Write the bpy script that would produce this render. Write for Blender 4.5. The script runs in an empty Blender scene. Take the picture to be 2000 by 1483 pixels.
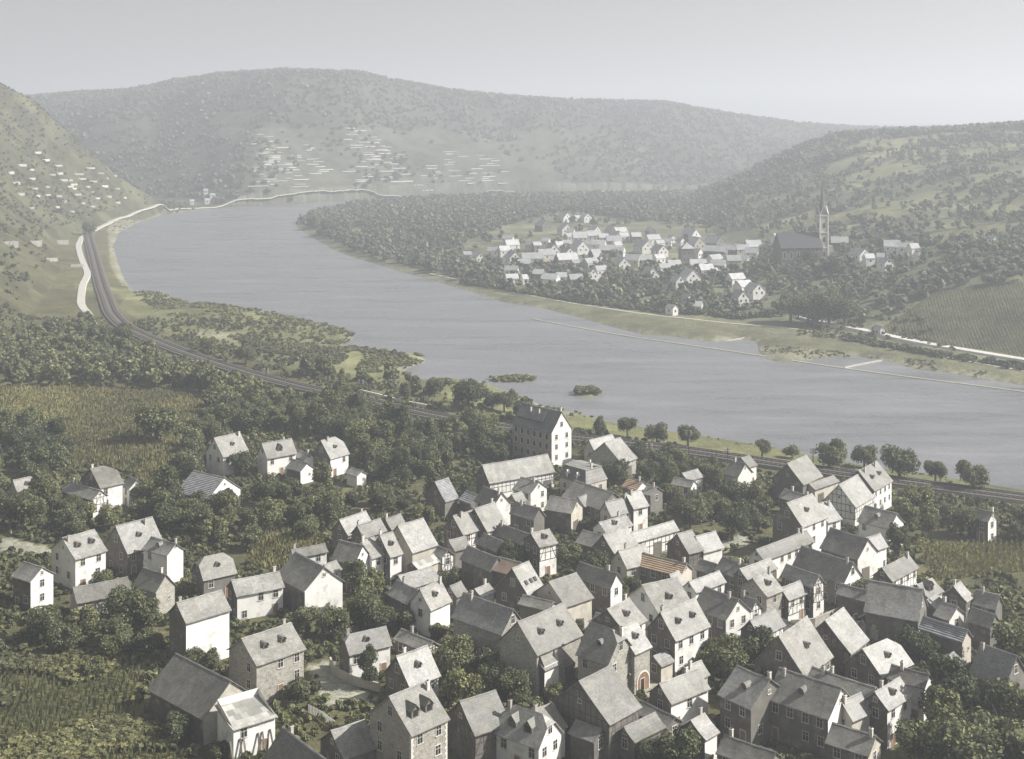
import bpy, math, random
import numpy as np
SC = bpy.context.scene
COL = SC.collection
F, CX, HY, HC = 2500.0, 1000.0, 240.0, 105.0      # the view: focal length in photo pixels, eye 105 m above the river
rng = np.random.default_rng(7)
rnd = random.Random(11)

# ------------------------------------------------------------------ helpers
def mesh(name, verts, faces, mats=(), fm=None, smooth=False):
    me = bpy.data.meshes.new(name)
    me.from_pydata([tuple(v) for v in verts], [], faces)
    for m in mats: me.materials.append(m)
    if fm: me.polygons.foreach_set('material_index', fm)
    if smooth: me.polygons.foreach_set('use_smooth', [True] * len(me.polygons))
    me.update()
    return me
def npmesh(name, V, Q, mats=(), smooth=False, fm=None):
    """V (n,3) array, Q (m,k) array of faces, all with k corners"""
    me = bpy.data.meshes.new(name)
    V = np.asarray(V, np.float32); Q = np.asarray(Q, np.int32)
    me.vertices.add(len(V)); me.vertices.foreach_set('co', V.ravel())
    k = Q.shape[1]
    me.loops.add(Q.size); me.loops.foreach_set('vertex_index', Q.ravel())
    me.polygons.add(len(Q))
    me.polygons.foreach_set('loop_start', np.arange(0, Q.size, k, dtype=np.int32))
    me.polygons.foreach_set('loop_total', np.full(len(Q), k, np.int32))
    if smooth: me.polygons.foreach_set('use_smooth', np.ones(len(Q), bool))
    for m in mats: me.materials.append(m)
    if fm is not None: me.polygons.foreach_set('material_index', np.asarray(fm, np.int32))
    me.update(calc_edges=True)
    return me
def ob(name, data, parent=None, loc=(0, 0, 0), rz=0.0):
    o = bpy.data.objects.new(name, data); COL.objects.link(o)
    o.location = loc; o.rotation_euler = (0, 0, rz)
    if parent: o.parent = parent
    return o
def tag(o, label=None, cat=None, group=None, kind=None):
    if label: o['label'] = label
    if cat: o['category'] = cat
    if group: o['group'] = group
    if kind: o['kind'] = kind
    return o
class MB:
    """collects boxes and polygons into one mesh"""
    def __init__(s): s.v, s.f, s.m = [], [], []
    def poly(s, pts, m=0):
        b = len(s.v); s.v += [tuple(p) for p in pts]; s.f.append(list(range(b, b + len(pts)))); s.m.append(m)
    def box(s, x0, x1, y0, y1, z0, z1, m=0):
        b = len(s.v)
        s.v += [(x0,y0,z0),(x1,y0,z0),(x1,y1,z0),(x0,y1,z0),(x0,y0,z1),(x1,y0,z1),(x1,y1,z1),(x0,y1,z1)]
        for q in ((0,3,2,1),(4,5,6,7),(0,1,5,4),(1,2,6,5),(2,3,7,6),(3,0,4,7)):
            s.f.append([b + i for i in q]); s.m.append(m)
    def bar(s, p, q, w, t, nrm, m=0):
        """a flat timber from p to q, w wide, t proud along nrm"""
        p, q, n = np.array(p, float), np.array(q, float), np.array(nrm, float)
        d = q - p; d /= np.linalg.norm(d); u = np.cross(d, n) * w / 2; n = n * t
        b = len(s.v)
        for e in (p, q): s.v += [tuple(e - u - n), tuple(e + u - n), tuple(e + u + n), tuple(e - u + n)]
        for k in ((0,1,2,3),(7,6,5,4),(0,4,5,1),(1,5,6,2),(2,6,7,3),(3,7,4,0)):
            s.f.append([b + i for i in k]); s.m.append(m)
    def slab(s, pts, t, m=0, m2=None):
        """polygon pts (upper face) thickened downward by t along its normal"""
        P = [np.array(p, float) for p in pts]
        n = np.cross(P[1] - P[0], P[2] - P[0]); n /= np.linalg.norm(n)
        if n[2] < 0: P = P[::-1]; n = -n
        L = [p - n * t for p in P]; b = len(s.v); k = len(P)
        s.v += [tuple(p) for p in P + L]
        s.f.append(list(range(b, b + k))); s.m.append(m)
        s.f.append(list(range(b + 2 * k - 1, b + k - 1, -1))); s.m.append(m if m2 is None else m2)
        for i in range(k):
            j = (i + 1) % k
            s.f.append([b + i, b + k + i, b + k + j, b + j]); s.m.append(m if m2 is None else m2)
    def build(s, name, mats): return mesh(name, s.v, s.f, mats, s.m)

# ------------------------------------------------------------------ materials
def mat(name):
    m = bpy.data.materials.new(name); m.use_nodes = True
    nt = m.node_tree; b = nt.nodes['Principled BSDF']
    b.inputs['Roughness'].default_value = 0.9
    b.inputs['Specular IOR Level'].default_value = 0.2
    return m, nt, b
def N(nt, t, **kw):
    n = nt.nodes.new(t)
    for k, v in kw.items():
        if k in n.inputs: n.inputs[k].default_value = v
        else: setattr(n, k, v)
    return n
def mixc(nt, fac, a, b, mode='MIX'):
    n = nt.nodes.new('ShaderNodeMix'); n.data_type = 'RGBA'; n.blend_type = mode
    for i, v in ((0, fac), (6, a), (7, b)):
        if hasattr(v, 'is_output'): nt.links.new(v, n.inputs[i])
        else: n.inputs[i].default_value = v if i == 0 else (*v, 1)
    return n.outputs[2]
def ramp(nt, src, pts):
    r = nt.nodes.new('ShaderNodeValToRGB'); e = r.color_ramp.elements
    e[0].position, e[0].color = pts[0][0], (*pts[0][1], 1); e[1].position, e[1].color = pts[-1][0], (*pts[-1][1], 1)
    for p, c in pts[1:-1]: x = e.new(p); x.color = (*c, 1)
    nt.links.new(src, r.inputs[0]); return r.outputs[0]
def noise(nt, scale, detail=4, vec=None, rough=0.6):
    n = N(nt, 'ShaderNodeTexNoise', Scale=scale, Detail=detail, Roughness=rough)
    if vec is not None: nt.links.new(vec, n.inputs['Vector'])
    return n.outputs[0]
def math1(nt, op, a, b=None):
    n = nt.nodes.new('ShaderNodeMath'); n.operation = op
    for i, v in enumerate((a, b)):
        if v is None: continue
        if hasattr(v, 'is_output'): nt.links.new(v, n.inputs[i])
        else: n.inputs[i].default_value = v
    return n.outputs[0]
def objcoord(nt): return nt.nodes.new('ShaderNodeTexCoord').outputs['Object']
def bump(nt, b, h, s, d=0.1):
    n = N(nt, 'ShaderNodeBump', Strength=s, Distance=d); nt.links.new(h, n.inputs['Height']); nt.links.new(n.outputs[0], b.inputs['Normal'])

def surf(name, c1, c2, scale=1.2, blotch=0.25, fine=9.0, bs=0.3, varyo=0.12, stain=None):
    """mottled mineral surface: large blotches, fine grain, a little difference from object to object"""
    m, nt, b = mat(name); oc = objcoord(nt)
    oi = nt.nodes.new('ShaderNodeObjectInfo')
    add = nt.nodes.new('ShaderNodeVectorMath'); add.operation = 'ADD'
    sc_ = nt.nodes.new('ShaderNodeVectorMath'); sc_.operation = 'SCALE'; sc_.inputs['Scale'].default_value = 57.0
    nt.links.new(oi.outputs['Random'], sc_.inputs[0]); nt.links.new(oc, add.inputs[0]); nt.links.new(sc_.outputs[0], add.inputs[1])
    v = add.outputs[0]
    base = ramp(nt, noise(nt, scale, 5, v), [(0.3, c1), (0.7, c2)])
    g = ramp(nt, noise(nt, fine, 3, v, 0.8), [(0.25, (1 - blotch,) * 3), (0.75, (1 + blotch,) * 3)])
    col = mixc(nt, 1.0, base, g, 'MULTIPLY')
    r = ramp(nt, oi.outputs['Random'], [(0, (1 - varyo,) * 3), (1, (1 + varyo,) * 3)])
    col = mixc(nt, 1.0, col, r, 'MULTIPLY')
    if stain:
        f = ramp(nt, noise(nt, 0.45, 6, v, 0.7), [(0.52, (0,) * 3), (0.68, (1,) * 3)])
        col = mixc(nt, f, col, stain)
    nt.links.new(col, b.inputs['Base Color'])
    if bs: bump(nt, b, noise(nt, fine, 4, v, 0.8), bs, 0.05)
    return m, nt, b, v, col
M = {}
def slate(name, c1, c2, patch):
    """slate courses: rows of small slates following the roof slope"""
    m, nt, b, v, col = surf(name, c1, c2, 0.55, 0.3, 4.0, 0, 0.25)
    oc = objcoord(nt)
    sep = nt.nodes.new('ShaderNodeSeparateXYZ'); nt.links.new(oc, sep.inputs[0])
    com = nt.nodes.new('ShaderNodeCombineXYZ'); nt.links.new(sep.outputs[0], com.inputs[0])
    nt.links.new(math1(nt, 'MULTIPLY', sep.outputs[2], 1.45), com.inputs[1])
    br = N(nt, 'ShaderNodeTexBrick', Scale=1.0)
    br.inputs['Brick Width'].default_value = 0.42; br.inputs['Row Height'].default_value = 0.34
    br.inputs['Mortar Size'].default_value = 0.02
    br.inputs['Color1'].default_value = (0.8, 0.8, 0.8, 1); br.inputs['Color2'].default_value = (1.16, 1.15, 1.12, 1)
    br.inputs['Mortar'].default_value = (0.6, 0.6, 0.6, 1)
    nt.links.new(com.outputs[0], br.inputs['Vector'])
    col = mixc(nt, 1.0, col, br.outputs['Color'], 'MULTIPLY')
    # replaced slates: big repaired patches of another age
    vo = N(nt, 'ShaderNodeTexVoronoi', Scale=0.28); nt.links.new(v, vo.inputs['Vector'])
    sv = nt.nodes.new('ShaderNodeSeparateColor'); nt.links.new(vo.outputs['Color'], sv.inputs[0])
    f = ramp(nt, sv.outputs[0], [(0.6, (0,) * 3), (0.64, (0.9,) * 3)])
    col = mixc(nt, f, col, patch, 'MULTIPLY')
    # lichen
    f = ramp(nt, noise(nt, 0.9, 7, v, 0.75), [(0.5, (0,) * 3), (0.66, (0.75,) * 3)])
    col = mixc(nt, f, col, (0.17, 0.155, 0.105))
    f = ramp(nt, noise(nt, 0.35, 5, v, 0.7), [(0.5, (0,) * 3), (0.62, (0.5,) * 3)])
    col = mixc(nt, f, col, (0.6, 0.6, 0.62), 'MULTIPLY')
    nt.links.new(col, b.inputs['Base Color'])
    b.inputs['Roughness'].default_value = 0.55; b.inputs['Specular IOR Level'].default_value = 0.45
    bump(nt, b, br.outputs['Fac'], -0.5, 0.03)
    return m
M['slate'] = slate('slate', (0.155, 0.15, 0.135), (0.24, 0.232, 0.21), (0.82, 0.82, 0.8))
M['slate_dark'] = slate('slate_dark', (0.10, 0.098, 0.098), (0.15, 0.148, 0.145), (0.8, 0.8, 0.8))
M['slate_pale'] = slate('slate_pale', (0.215, 0.21, 0.198), (0.29, 0.285, 0.27), (0.85, 0.85, 0.82))
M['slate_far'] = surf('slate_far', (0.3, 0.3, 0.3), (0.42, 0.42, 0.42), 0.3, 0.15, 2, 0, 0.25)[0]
M['white'] = surf('white_plaster', (0.66, 0.645, 0.60), (0.78, 0.765, 0.72), 0.5, 0.05, 5, 0.12, 0.09, (0.47, 0.45, 0.4))[0]
M['cream'] = surf('cream_plaster', (0.42, 0.39, 0.32), (0.54, 0.5, 0.42), 0.5, 0.08, 5, 0.12, 0.1, (0.33, 0.31, 0.26))[0]
M['grey'] = surf('grey_plaster', (0.13, 0.122, 0.105), (0.21, 0.198, 0.172), 0.5, 0.1, 5, 0.15, 0.1, (0.2, 0.19, 0.17))[0]
def stone():
    m, nt, b, v, col = surf('rubble_stone', (0.26, 0.245, 0.21), (0.36, 0.34, 0.29), 0.6, 0.15, 6, 0, 0.12)
    vo = N(nt, 'ShaderNodeTexVoronoi', Scale=2.6); vo.feature = 'DISTANCE_TO_EDGE'
    mp = nt.nodes.new('ShaderNodeMapping'); mp.inputs['Scale'].default_value = (1, 1, 1.7)
    nt.links.new(v, mp.inputs[0]); nt.links.new(mp.outputs[0], vo.inputs['Vector'])
    vc = N(nt, 'ShaderNodeTexVoronoi', Scale=2.6); nt.links.new(mp.outputs[0], vc.inputs['Vector'])
    s2 = nt.nodes.new('ShaderNodeSeparateColor'); nt.links.new(vc.outputs['Color'], s2.inputs[0])
    col = mixc(nt, 1.0, col, ramp(nt, s2.outputs[0], [(0, (0.7,) * 3), (1, (1.3,) * 3)]), 'MULTIPLY')
    col = mixc(nt, ramp(nt, vo.outputs['Distance'], [(0.02, (0.8,) * 3), (0.09, (0,) * 3)]), col, (0.42, 0.4, 0.35))
    nt.links.new(col, b.inputs['Base Color']); bump(nt, b, vo.outputs['Distance'], 0.5, 0.05)
    return m
M['stone'] = stone()
M['wood'] = surf('dark_timber', (0.075, 0.065, 0.053), (0.12, 0.103, 0.085), 2, 0.2, 12, 0.2)[0]
M['plank'] = surf('grey_planks', (0.13, 0.115, 0.095), (0.2, 0.18, 0.15), 2, 0.25, 8, 0.3)[0]
M['doorwood'] = surf('door_wood', (0.2, 0.12, 0.07), (0.28, 0.17, 0.1), 2, 0.2, 10, 0.2)[0]
M['frame'] = surf('window_frame_paint', (0.5, 0.48, 0.43), (0.6, 0.58, 0.52), 2, 0.1, 8, 0)[0]
M['brick'] = surf('chimney_brick', (0.4, 0.38, 0.34), (0.55, 0.52, 0.47), 2, 0.2, 8, 0.2, 0.3)[0]
def tile(name, c1, c2):
    m, nt, b, v, col = surf(name, c1, c2, 0.8, 0.2, 5, 0, 0.12)
    oc = objcoord(nt)
    w = N(nt, 'ShaderNodeTexWave', Scale=1.1, Distortion=0.6); w.bands_direction = 'Z'; nt.links.new(oc, w.inputs[0])
    w.inputs['Detail'].default_value = 1
    col = mixc(nt, 1.0, col, ramp(nt, w.outputs[0], [(0.15, (0.62,) * 3), (0.6, (1.3,) * 3)]), 'MULTIPLY')
    nt.links.new(col, b.inputs['Base Color']); bump(nt, b, w.outputs[0], 0.7, 0.12); return m
M['redtile'] = tile('red_pantile', (0.27, 0.19, 0.13), (0.36, 0.26, 0.18))
M['greytile'] = tile('grey_pantile', (0.16, 0.16, 0.165), (0.3, 0.3, 0.3))
def rust():
    return surf('rusty_slate', (0.2, 0.15, 0.115), (0.27, 0.2, 0.15), 0.8, 0.2, 6, 0.2)[0]
M['rust'] = rust()
def patched():
    m, nt, b, v, col = surf('patched_sheet', (0.32, 0.31, 0.29), (0.4, 0.39, 0.36), 0.8, 0.1, 6, 0.1)
    oc = objcoord(nt); br = N(nt, 'ShaderNodeTexBrick', Scale=1.0)
    br.inputs['Brick Width'].default_value = 1.1; br.inputs['Row Height'].default_value = 1.3; br.inputs['Mortar Size'].default_value = 0.02
    br.inputs['Color1'].default_value = (0.62, 0.62, 0.6, 1); br.inputs['Color2'].default_value = (1.25, 1.25, 1.22, 1); br.inputs['Mortar'].default_value = (0.6,) * 3 + (1,)
    nt.links.new(oc, br.inputs['Vector'])
    nt.links.new(mixc(nt, 1.0, col, br.outputs['Color'], 'MULTIPLY'), b.inputs['Base Color']); return m
M['patched'] = patched()
m_, nt_, b_ = mat('window_glass'); b_.inputs['Base Color'].default_value = (0.025, 0.028, 0.03, 1)
b_.inputs['Roughness'].default_value = 0.15; b_.inputs['Specular IOR Level'].default_value = 0.5; M['glass'] = m_
def leafmat(name, c1, c2, c3):
    m, nt, b = mat(name); oi = nt.nodes.new('ShaderNodeObjectInfo')
    g = nt.nodes.new('ShaderNodeNewGeometry')
    r = ramp(nt, g.outputs['Random Per Island'], [(0, c1), (0.6, c2), (1, c3)])
    at = nt.nodes.new('ShaderNodeAttribute'); at.attribute_name = 'tint'
    r2 = ramp(nt, oi.outputs['Random'], [(0, (0.72, 0.75, 0.72)), (0.5, (1.0, 1.0, 1.0)), (1, (1.3, 1.22, 1.1))])
    r = mixc(nt, 1.0, r, r2, 'MULTIPLY')
    n = nt.nodes.new('ShaderNodeTexNoise'); n.inputs['Scale'].default_value = 0.05; n.inputs['Detail'].default_value = 5
    nt.links.new(g.outputs['Position'], n.inputs['Vector'])
    r = mixc(nt, 1.0, r, ramp(nt, n.outputs[0], [(0.35, (0.7, 0.72, 0.75)), (0.65, (1.35, 1.3, 1.15))]), 'MULTIPLY')
    nt.links.new(r, b.inputs['Base Color']); b.inputs['Roughness'].default_value = 0.75
    b.inputs['Specular IOR Level'].default_value = 0.15
    tr = nt.nodes.new('ShaderNodeBsdfTranslucent'); nt.links.new(r, tr.inputs[0])
    mx = nt.nodes.new('ShaderNodeMixShader'); mx.inputs[0].default_value = 0.18
    out = nt.nodes['Material Output']
    nt.links.new(b.outputs[0], mx.inputs[1]); nt.links.new(tr.outputs[0], mx.inputs[2]); nt.links.new(mx.outputs[0], out.inputs[0])
    return m
M['leaf'] = leafmat('tree_leaves', (0.062, 0.072, 0.037), (0.11, 0.122, 0.063), (0.215, 0.228, 0.125))
M['leaf_far'] = leafmat('far_leaves', (0.088, 0.102, 0.07), (0.14, 0.155, 0.105), (0.225, 0.236, 0.155))  # paler than the near leaves: some distance haze is put into the colour
M['scrub'] = leafmat('scrub_leaves', (0.085, 0.09, 0.047), (0.145, 0.15, 0.078), (0.23, 0.23, 0.125))
M['crop'] = leafmat('crop_leaves', (0.11, 0.108, 0.05), (0.19, 0.18, 0.085), (0.3, 0.285, 0.15))
M['core'] = surf('crown_interior', (0.04, 0.04, 0.02), (0.06, 0.06, 0.03), 1, 0.2, 5, 0)[0]  # solid dark core added inside the tree crowns to stop light passing through
M['bark'] = surf('bark', (0.07, 0.06, 0.048), (0.11, 0.095, 0.075), 3, 0.2, 10, 0.4)[0]
M['road'] = surf('white_road', (0.42, 0.405, 0.36), (0.54, 0.52, 0.47), 0.4, 0.2, 1, 0.1)[0]
M['path'] = surf('pale_path', (0.36, 0.34, 0.26), (0.46, 0.44, 0.34), 0.4, 0.15, 2, 0.1)[0]
M['ballast'] = surf('ballast', (0.08, 0.074, 0.065), (0.125, 0.115, 0.1), 0.5, 0.2, 3, 0.3)[0]
M['rail'] = surf('rail_steel', (0.07, 0.066, 0.06), (0.11, 0.1, 0.095), 2, 0.1, 8, 0)[0]
M['iron'] = surf('iron', (0.05, 0.05, 0.05), (0.08, 0.08, 0.08), 2, 0.1, 8, 0)[0]
M['porcelain'] = surf('porcelain', (0.75, 0.75, 0.72), (0.8, 0.8, 0.77), 2, 0.05, 8, 0)[0]
M['shadewall'] = surf('shade_toned_wall', (0.10, 0.09, 0.075), (0.165, 0.15, 0.125), 0.5, 0.15, 5, 0.2, 0.2, (0.28, 0.26, 0.22))[0]  # wall tone darkened, with shade put into the colour
M['wallstone'] = surf('terrace_stone', (0.55, 0.53, 0.47), (0.75, 0.72, 0.66), 0.3, 0.2, 2, 0.2, 0.2)[0]
# ------------------------------------------------------------------ the lie of the land
def P(px, py, z=0.0):
    Y = (HC - z) * F / (py - HY); return ((px - CX) * Y / F, Y)
def interp(x, pts): return np.interp(x, [p[0] for p in pts], [p[1] for p in pts])
LEFTBANK = [(2500,1060),(2300,1012),(2000,958),(1900,941),(1780,924),(1700,912),(1600,893),(1500,873),(1400,856),(1300,842),(1200,826),(1130,808),(1085,800),
 (1050,788),(1010,772),(960,752),(900,742),(850,738),(835,743),(790,730),(800,718),(834,708),(825,694),(780,690),(740,682),(690,680),(670,674),
 (693,662),(690,650),(640,636),(570,622),(500,607),(430,598),(400,592),(380,598),(340,582),(300,572),(265,572),(245,548),(232,515),(222,480),(232,455),(270,435),
 (320,420),(375,411),(430,406),(500,402),(600,397),(740,390),(900,384),(1100,381),(1300,379),(1700,375),(2300,372)]
RIGHTBANK = [(2300,379),(1700,382),(1300,386),(1100,388),(900,392),(760,398),(680,404),(630,415),(592,428),(577,440),(590,452),(620,470),(650,488),(680,500),(740,518),
 (800,536),(840,547),(900,565),(980,590),(1060,603),(1120,618),(1200,641),(1260,655),(1300,656),(1350,664),(1400,668),(1440,662),(1478,668),(1482,690),(1500,704),(1530,709),
 (1570,705),(1620,699),(1680,698),(1725,704),(1780,720),(1860,731),(1950,746),(2050,762),(2300,800),(2500,830)]
LB = np.array([P(*p) for p in LEFTBANK]); RB = np.array([P(*p) for p in RIGHTBANK])
RIVER = np.vstack([LB, RB])
RLAND = np.vstack([RB, [(3000, 200), (3000, 2200)]])
def inside(poly, X, Y):
    r = np.zeros(X.shape, bool); n = len(poly)
    for i in range(n):
        x1, y1 = poly[i]; x2, y2 = poly[(i + 1) % n]
        c = (y1 > Y) != (y2 > Y)
        if y1 != y2: r ^= c & (X < (x2 - x1) * (Y - y1) / (y2 - y1) + x1)
    return r
def dist(poly, X, Y, closed=True):
    d = np.full(X.shape, 1e9); n = len(poly)
    for i in range(n if closed else n - 1):
        x1, y1 = poly[i]; x2, y2 = poly[(i + 1) % n]
        dx, dy = x2 - x1, y2 - y1; L = dx * dx + dy * dy + 1e-9
        t = np.clip(((X - x1) * dx + (Y - y1) * dy) / L, 0, 1)
        d = np.minimum(d, (X - x1 - t * dx) ** 2 + (Y - y1 - t * dy) ** 2)
    return np.sqrt(d)
_H = rng.random((256, 256))
def vn(X, Y, s, k=0):
    """value noise, -1..1"""
    x, y = X / s + 17.3 * k, Y / s + 9.1 * k
    i, j = np.floor(x).astype(int), np.floor(y).astype(int); u, v = x - i, y - j
    u, v = u * u * (3 - 2 * u), v * v * (3 - 2 * v)
    g = lambda a, b: _H[a % 256, b % 256]
    return 2 * ((g(i, j) * (1 - u) + g(i + 1, j) * u) * (1 - v) + (g(i, j + 1) * (1 - u) + g(i + 1, j + 1) * u) * v) - 1
CREST = [(-900,215),(0,203),(62,200),(150,193),(290,187),(340,172),(430,157),(560,150),(640,152),(700,154),(760,168),(870,187),(960,198),(1100,207),(1300,212),(1400,230),(1560,253),(1700,262),(2000,262),(3000,262)]
FOOTFAR = [(-3000,2600),(-1500,2150),(-700,1760),(-420,1620),(-345,1570),(-255,1615),(-170,1690),(0,1765),(200,1820),(500,1900),(1200,1960),(4000,2000)]
FOOTLEFT = [(0,-40),(160,-60),(200,-95),(260,-125),(340,-165),(480,-205),(640,-242),(866,-305),(1054,-377),(1212,-405),(1385,-424),(1475,-388),(1600,-360)]
FOOTRIGHT = [(100,300),(450,232),(521,208),(631,155),(760,140),(900,170),(1100,170),(1300,190),(1500,210),(1700,260),(2500,400)]
RSC = [(500,650),(600,600),(800,400),(1000,300),(1250,180),(1500,95),(2200,95)]
def height(X, Y):
    dr = dist(RIVER, X, Y); wet = inside(RIVER, X, Y); right = inside(RLAND, X, Y) & ~wet
    nz = vn(X, Y, 14) * 0.25 + vn(X, Y, 45, 2) * 0.5
    near = np.clip(dr / 30, 0, 1)
    # left bank
    zl = 4.6 * (1 - np.exp(-dr / 14)) + 1.4 * np.clip((dr - 20) / 30, 0, 1) + 0.024 * np.clip(dr - 50, 0, 400)
    dl = (interp(Y, FOOTLEFT) - X) * 0.95
    k = interp(Y, [(0, 0.5), (600, 0.55), (850, 0.65), (1050, 0.9), (1600, 0.9)])
    hs = k * np.clip(dl, 0, None)
    hs = hs + (vn(X, Y, 60, 3) * 5 + vn(X, Y, 22, 4) * 1.6) * np.clip(dl / 60, 0, 1)
    hs = np.where(hs > 150, 150 + (hs - 150) * 0.35, hs)
    hs = hs - 0.75 * np.clip(Y - 1468, 0, None)
    px = CX + F * X / np.maximum(Y, 1)
    sky1 = HC + (HY - interp(px, [(-400,90),(0,172),(62,203),(120,254),(200,322),(260,364),(320,394),(370,409),(500,409)])) * Y / F - 6.5
    hs = np.where(Y > 1000, np.minimum(hs, sky1 + 3 * vn(X, Y, 30, 33)), hs)
    yf = interp(X, FOOTFAR); t = np.clip((Y - yf) / 780, 0, 1)
    gull = vn(X + 0.35 * Y, Y * 0.35, 95, 5) * 16 + vn(X - 0.3 * Y, Y * 0.4, 48, 6) * 7 + vn(X, Y, 20, 7) * 2
    crest = HC + (HY - interp(px, CREST)) * 2500 / F
    ff = crest * (np.sin(t * np.pi / 2) ** 1.15) + gull * np.sin(t * np.pi) * 1.0
    # faint spur running down towards the toe of the near hill
    ff = np.minimum(ff, HC + (HY - interp(px, CREST)) * Y / F - 4.5 - 30 * (1 - t) ** 1.5)
    sp = np.exp(-((px - 300 - (Y - 2400) * 0.12) / 60) ** 2) * 14 * np.sin(t * np.pi); ff = ff + sp
    beyond = np.clip(Y - (yf + 780), 0, None); ff = ff - 0.055 * beyond * (Y < 99999)
    ff = np.maximum(ff, np.where(Y > 3200, 70 + 25 * vn(X, Y, 900, 8), -50))
    zl = zl + np.maximum(0, np.maximum(np.clip(hs, 0, 260) * (dl > 0), np.where(Y > yf, ff, 0)))
    # right bank
    zr = 2.6 * (1 - np.exp(-dr / 9)) + 5.5 * np.clip((dr - 38) / 55, 0, 1) ** 1.3 + 0.018 * np.clip(dr - 90, 0, 350)
    s = np.clip(X - interp(Y, FOOTRIGHT), 0, None); rs = interp(Y, RSC)
    hr = 94 * (1 - np.exp(-s / rs)) * np.clip((dr - 30) / 70, 0, 1)
    hr = hr + (vn(X, Y, 60, 9) * 4.5 + vn(X, Y, 26, 10) * 2.0) * np.clip(s / 120, 0, 1)
    hr = np.where(Y > 1620, hr - 0.06 * (Y - 1620), hr)
    zr = zr + np.maximum(hr, 0)
    sky2 = HC + (HY - interp(px, [(1300,380),(1380,372),(1420,353),(1480,324),(1540,294),(1620,262),(1700,256),(1760,252),(1850,250),(1950,243),(2100,238)])) * Y / F - 6
    zr = np.where((Y > 1100) & (px > 1380), np.minimum(zr, np.maximum(sky2, 14)), zr)
    zr = np.where(Y > 2100, np.maximum(zr, 92), zr)
    z = np.where(right, zr, zl) + nz * near * 0.6
    z = np.where(wet, -0.4 - np.clip(dr * 0.25, 0, 3), np.maximum(z, 0.06))
    # islets in the stream
    for (cx, cy, a, b) in ((1003,742,46,6.5),(1147,770,25,6.5),(757,685,9,2.5),(1240,829,10,2)):
        ix, iy = P(cx, cy); aw = a * iy / F; bw = b * iy * iy / (HC * F)
        q = ((X - ix) / aw) ** 2 + ((Y - iy) / bw) ** 2
        z = np.maximum(z, np.where(q < 1.6, 0.7 * (1 - q), -9))
    # the slope the viewer stands on stays under the line of sight
    return np.minimum(z, np.where(Y < 175, HC - 2.5 - 0.52 * Y, 1e9))
NC = 701
YS = np.concatenate([np.geomspace(30, 1450, 480), np.linspace(1450, 2050, 150)[1:], np.geomspace(2050, 9000, 110)[1:]]); NR = len(YS); TS = np.linspace(-1, 1, NC)
def halfw(Y): return 0.56 * Y + 60
GY, GT = np.meshgrid(YS, TS, indexing='ij'); GX = GT * halfw(GY)
GZ = height(GX, GY)
def rowof(Y): return np.interp(Y, YS, np.arange(NR))
def T(X, Y):
    """ground height, read from the very mesh that is rendered"""
    X, Y = np.asarray(X, float), np.asarray(Y, float)
    r = np.clip(rowof(Y), 0, NR - 1.001); c = np.clip((X / halfw(Y) + 1) / 2 * (NC - 1), 0, NC - 1.001)
    i, j = r.astype(int), c.astype(int); y0, y1 = YS[i], YS[i + 1]; u = (Y - y0) / (y1 - y0); v = c - j
    return (GZ[i, j] * (1 - u) + GZ[i + 1, j] * u) * (1 - v) + (GZ[i, j + 1] * (1 - u) + GZ[i + 1, j + 1] * u) * v
def hit(px, py, dz=0.0):
    """where the ray through a photo pixel meets the ground raised by dz"""
    px, py = np.atleast_1d(np.asarray(px, float)), np.atleast_1d(np.asarray(py, float))
    Y = np.full(px.shape, 9000.0); done = np.zeros(px.shape, bool); prev = np.full(px.shape, 90.0)
    for y in np.geomspace(90, 8900, 700):
        X = (px - CX) * y / F; zr = HC - (py - HY) * y / F
        h = T(X, np.full(px.shape, y)) + dz
        n = (~done) & (zr <= h); Y[n] = 0.5 * (y + prev[n]); done |= n; prev[~done] = y
    lo, hi = Y / 1.008, Y * 1.008
    for _ in range(14):
        m = (lo + hi) / 2; X = (px - CX) * m / F
        below = HC - (py - HY) * m / F <= T(X, m) + dz
        hi = np.where(below, m, hi); lo = np.where(below, lo, m)
    X = (px - CX) * hi / F
    return X, hi, T(X, hi)
_YR = np.geomspace(90, 8900, 1400)
def hit1(px, py, dz=0.0):
    u, v = (px - CX) / F, (py - HY) / F
    b_ = HC - v * _YR <= T(u * _YR, _YR) + dz; i = int(np.argmax(b_)) if b_.any() else len(_YR) - 1
    y = np.linspace(_YR[max(i - 1, 0)], _YR[i], 40); b_ = HC - v * y <= T(u * y, y) + dz; y = float(y[int(np.argmax(b_))])
    return u * y, y, float(T(u * y, y))
GPX = CX + F * GX / GY; GPY = HY + F * (HC - GZ) / GY
def zone(poly): return inside(np.array(poly, float), GPX, GPY)
# ground colours
C = np.empty(GX.shape + (3,)); C[:] = (0.115, 0.107, 0.058)
nn = (vn(GX, GY, 30, 11) + vn(GX, GY, 9, 12) * 0.7)[..., None]
wetm = inside(RIVER, GX, GY); dr_ = dist(RIVER, GX, GY); rl = inside(RLAND, GX, GY)
def setc(m, c, w=1.0):
    C[m] = C[m] * (1 - w) + np.array(c) * w
yfm = interp(GX, FOOTFAR); dlm = interp(GY, FOOTLEFT) - GX
setc((GY > yfm) & ~rl, (0.072, 0.072, 0.055))
setc((dlm > 0) & (GY < 1600) & (GY > 400), (0.085, 0.08, 0.046))
setc(rl & (dr_ > 60), (0.135, 0.135, 0.088))
setc(rl & (dr_ < 62) & (GY < 1300), (0.155, 0.15, 0.095))
setc((~rl) & (dr_ < 35) & (GY < 800), (0.17, 0.165, 0.085))
setc(zone([(262,560),(700,640),(850,700),(840,745),(560,720),(300,640),(230,600)]) & ~rl, (0.19, 0.185, 0.1), .8)
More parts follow.
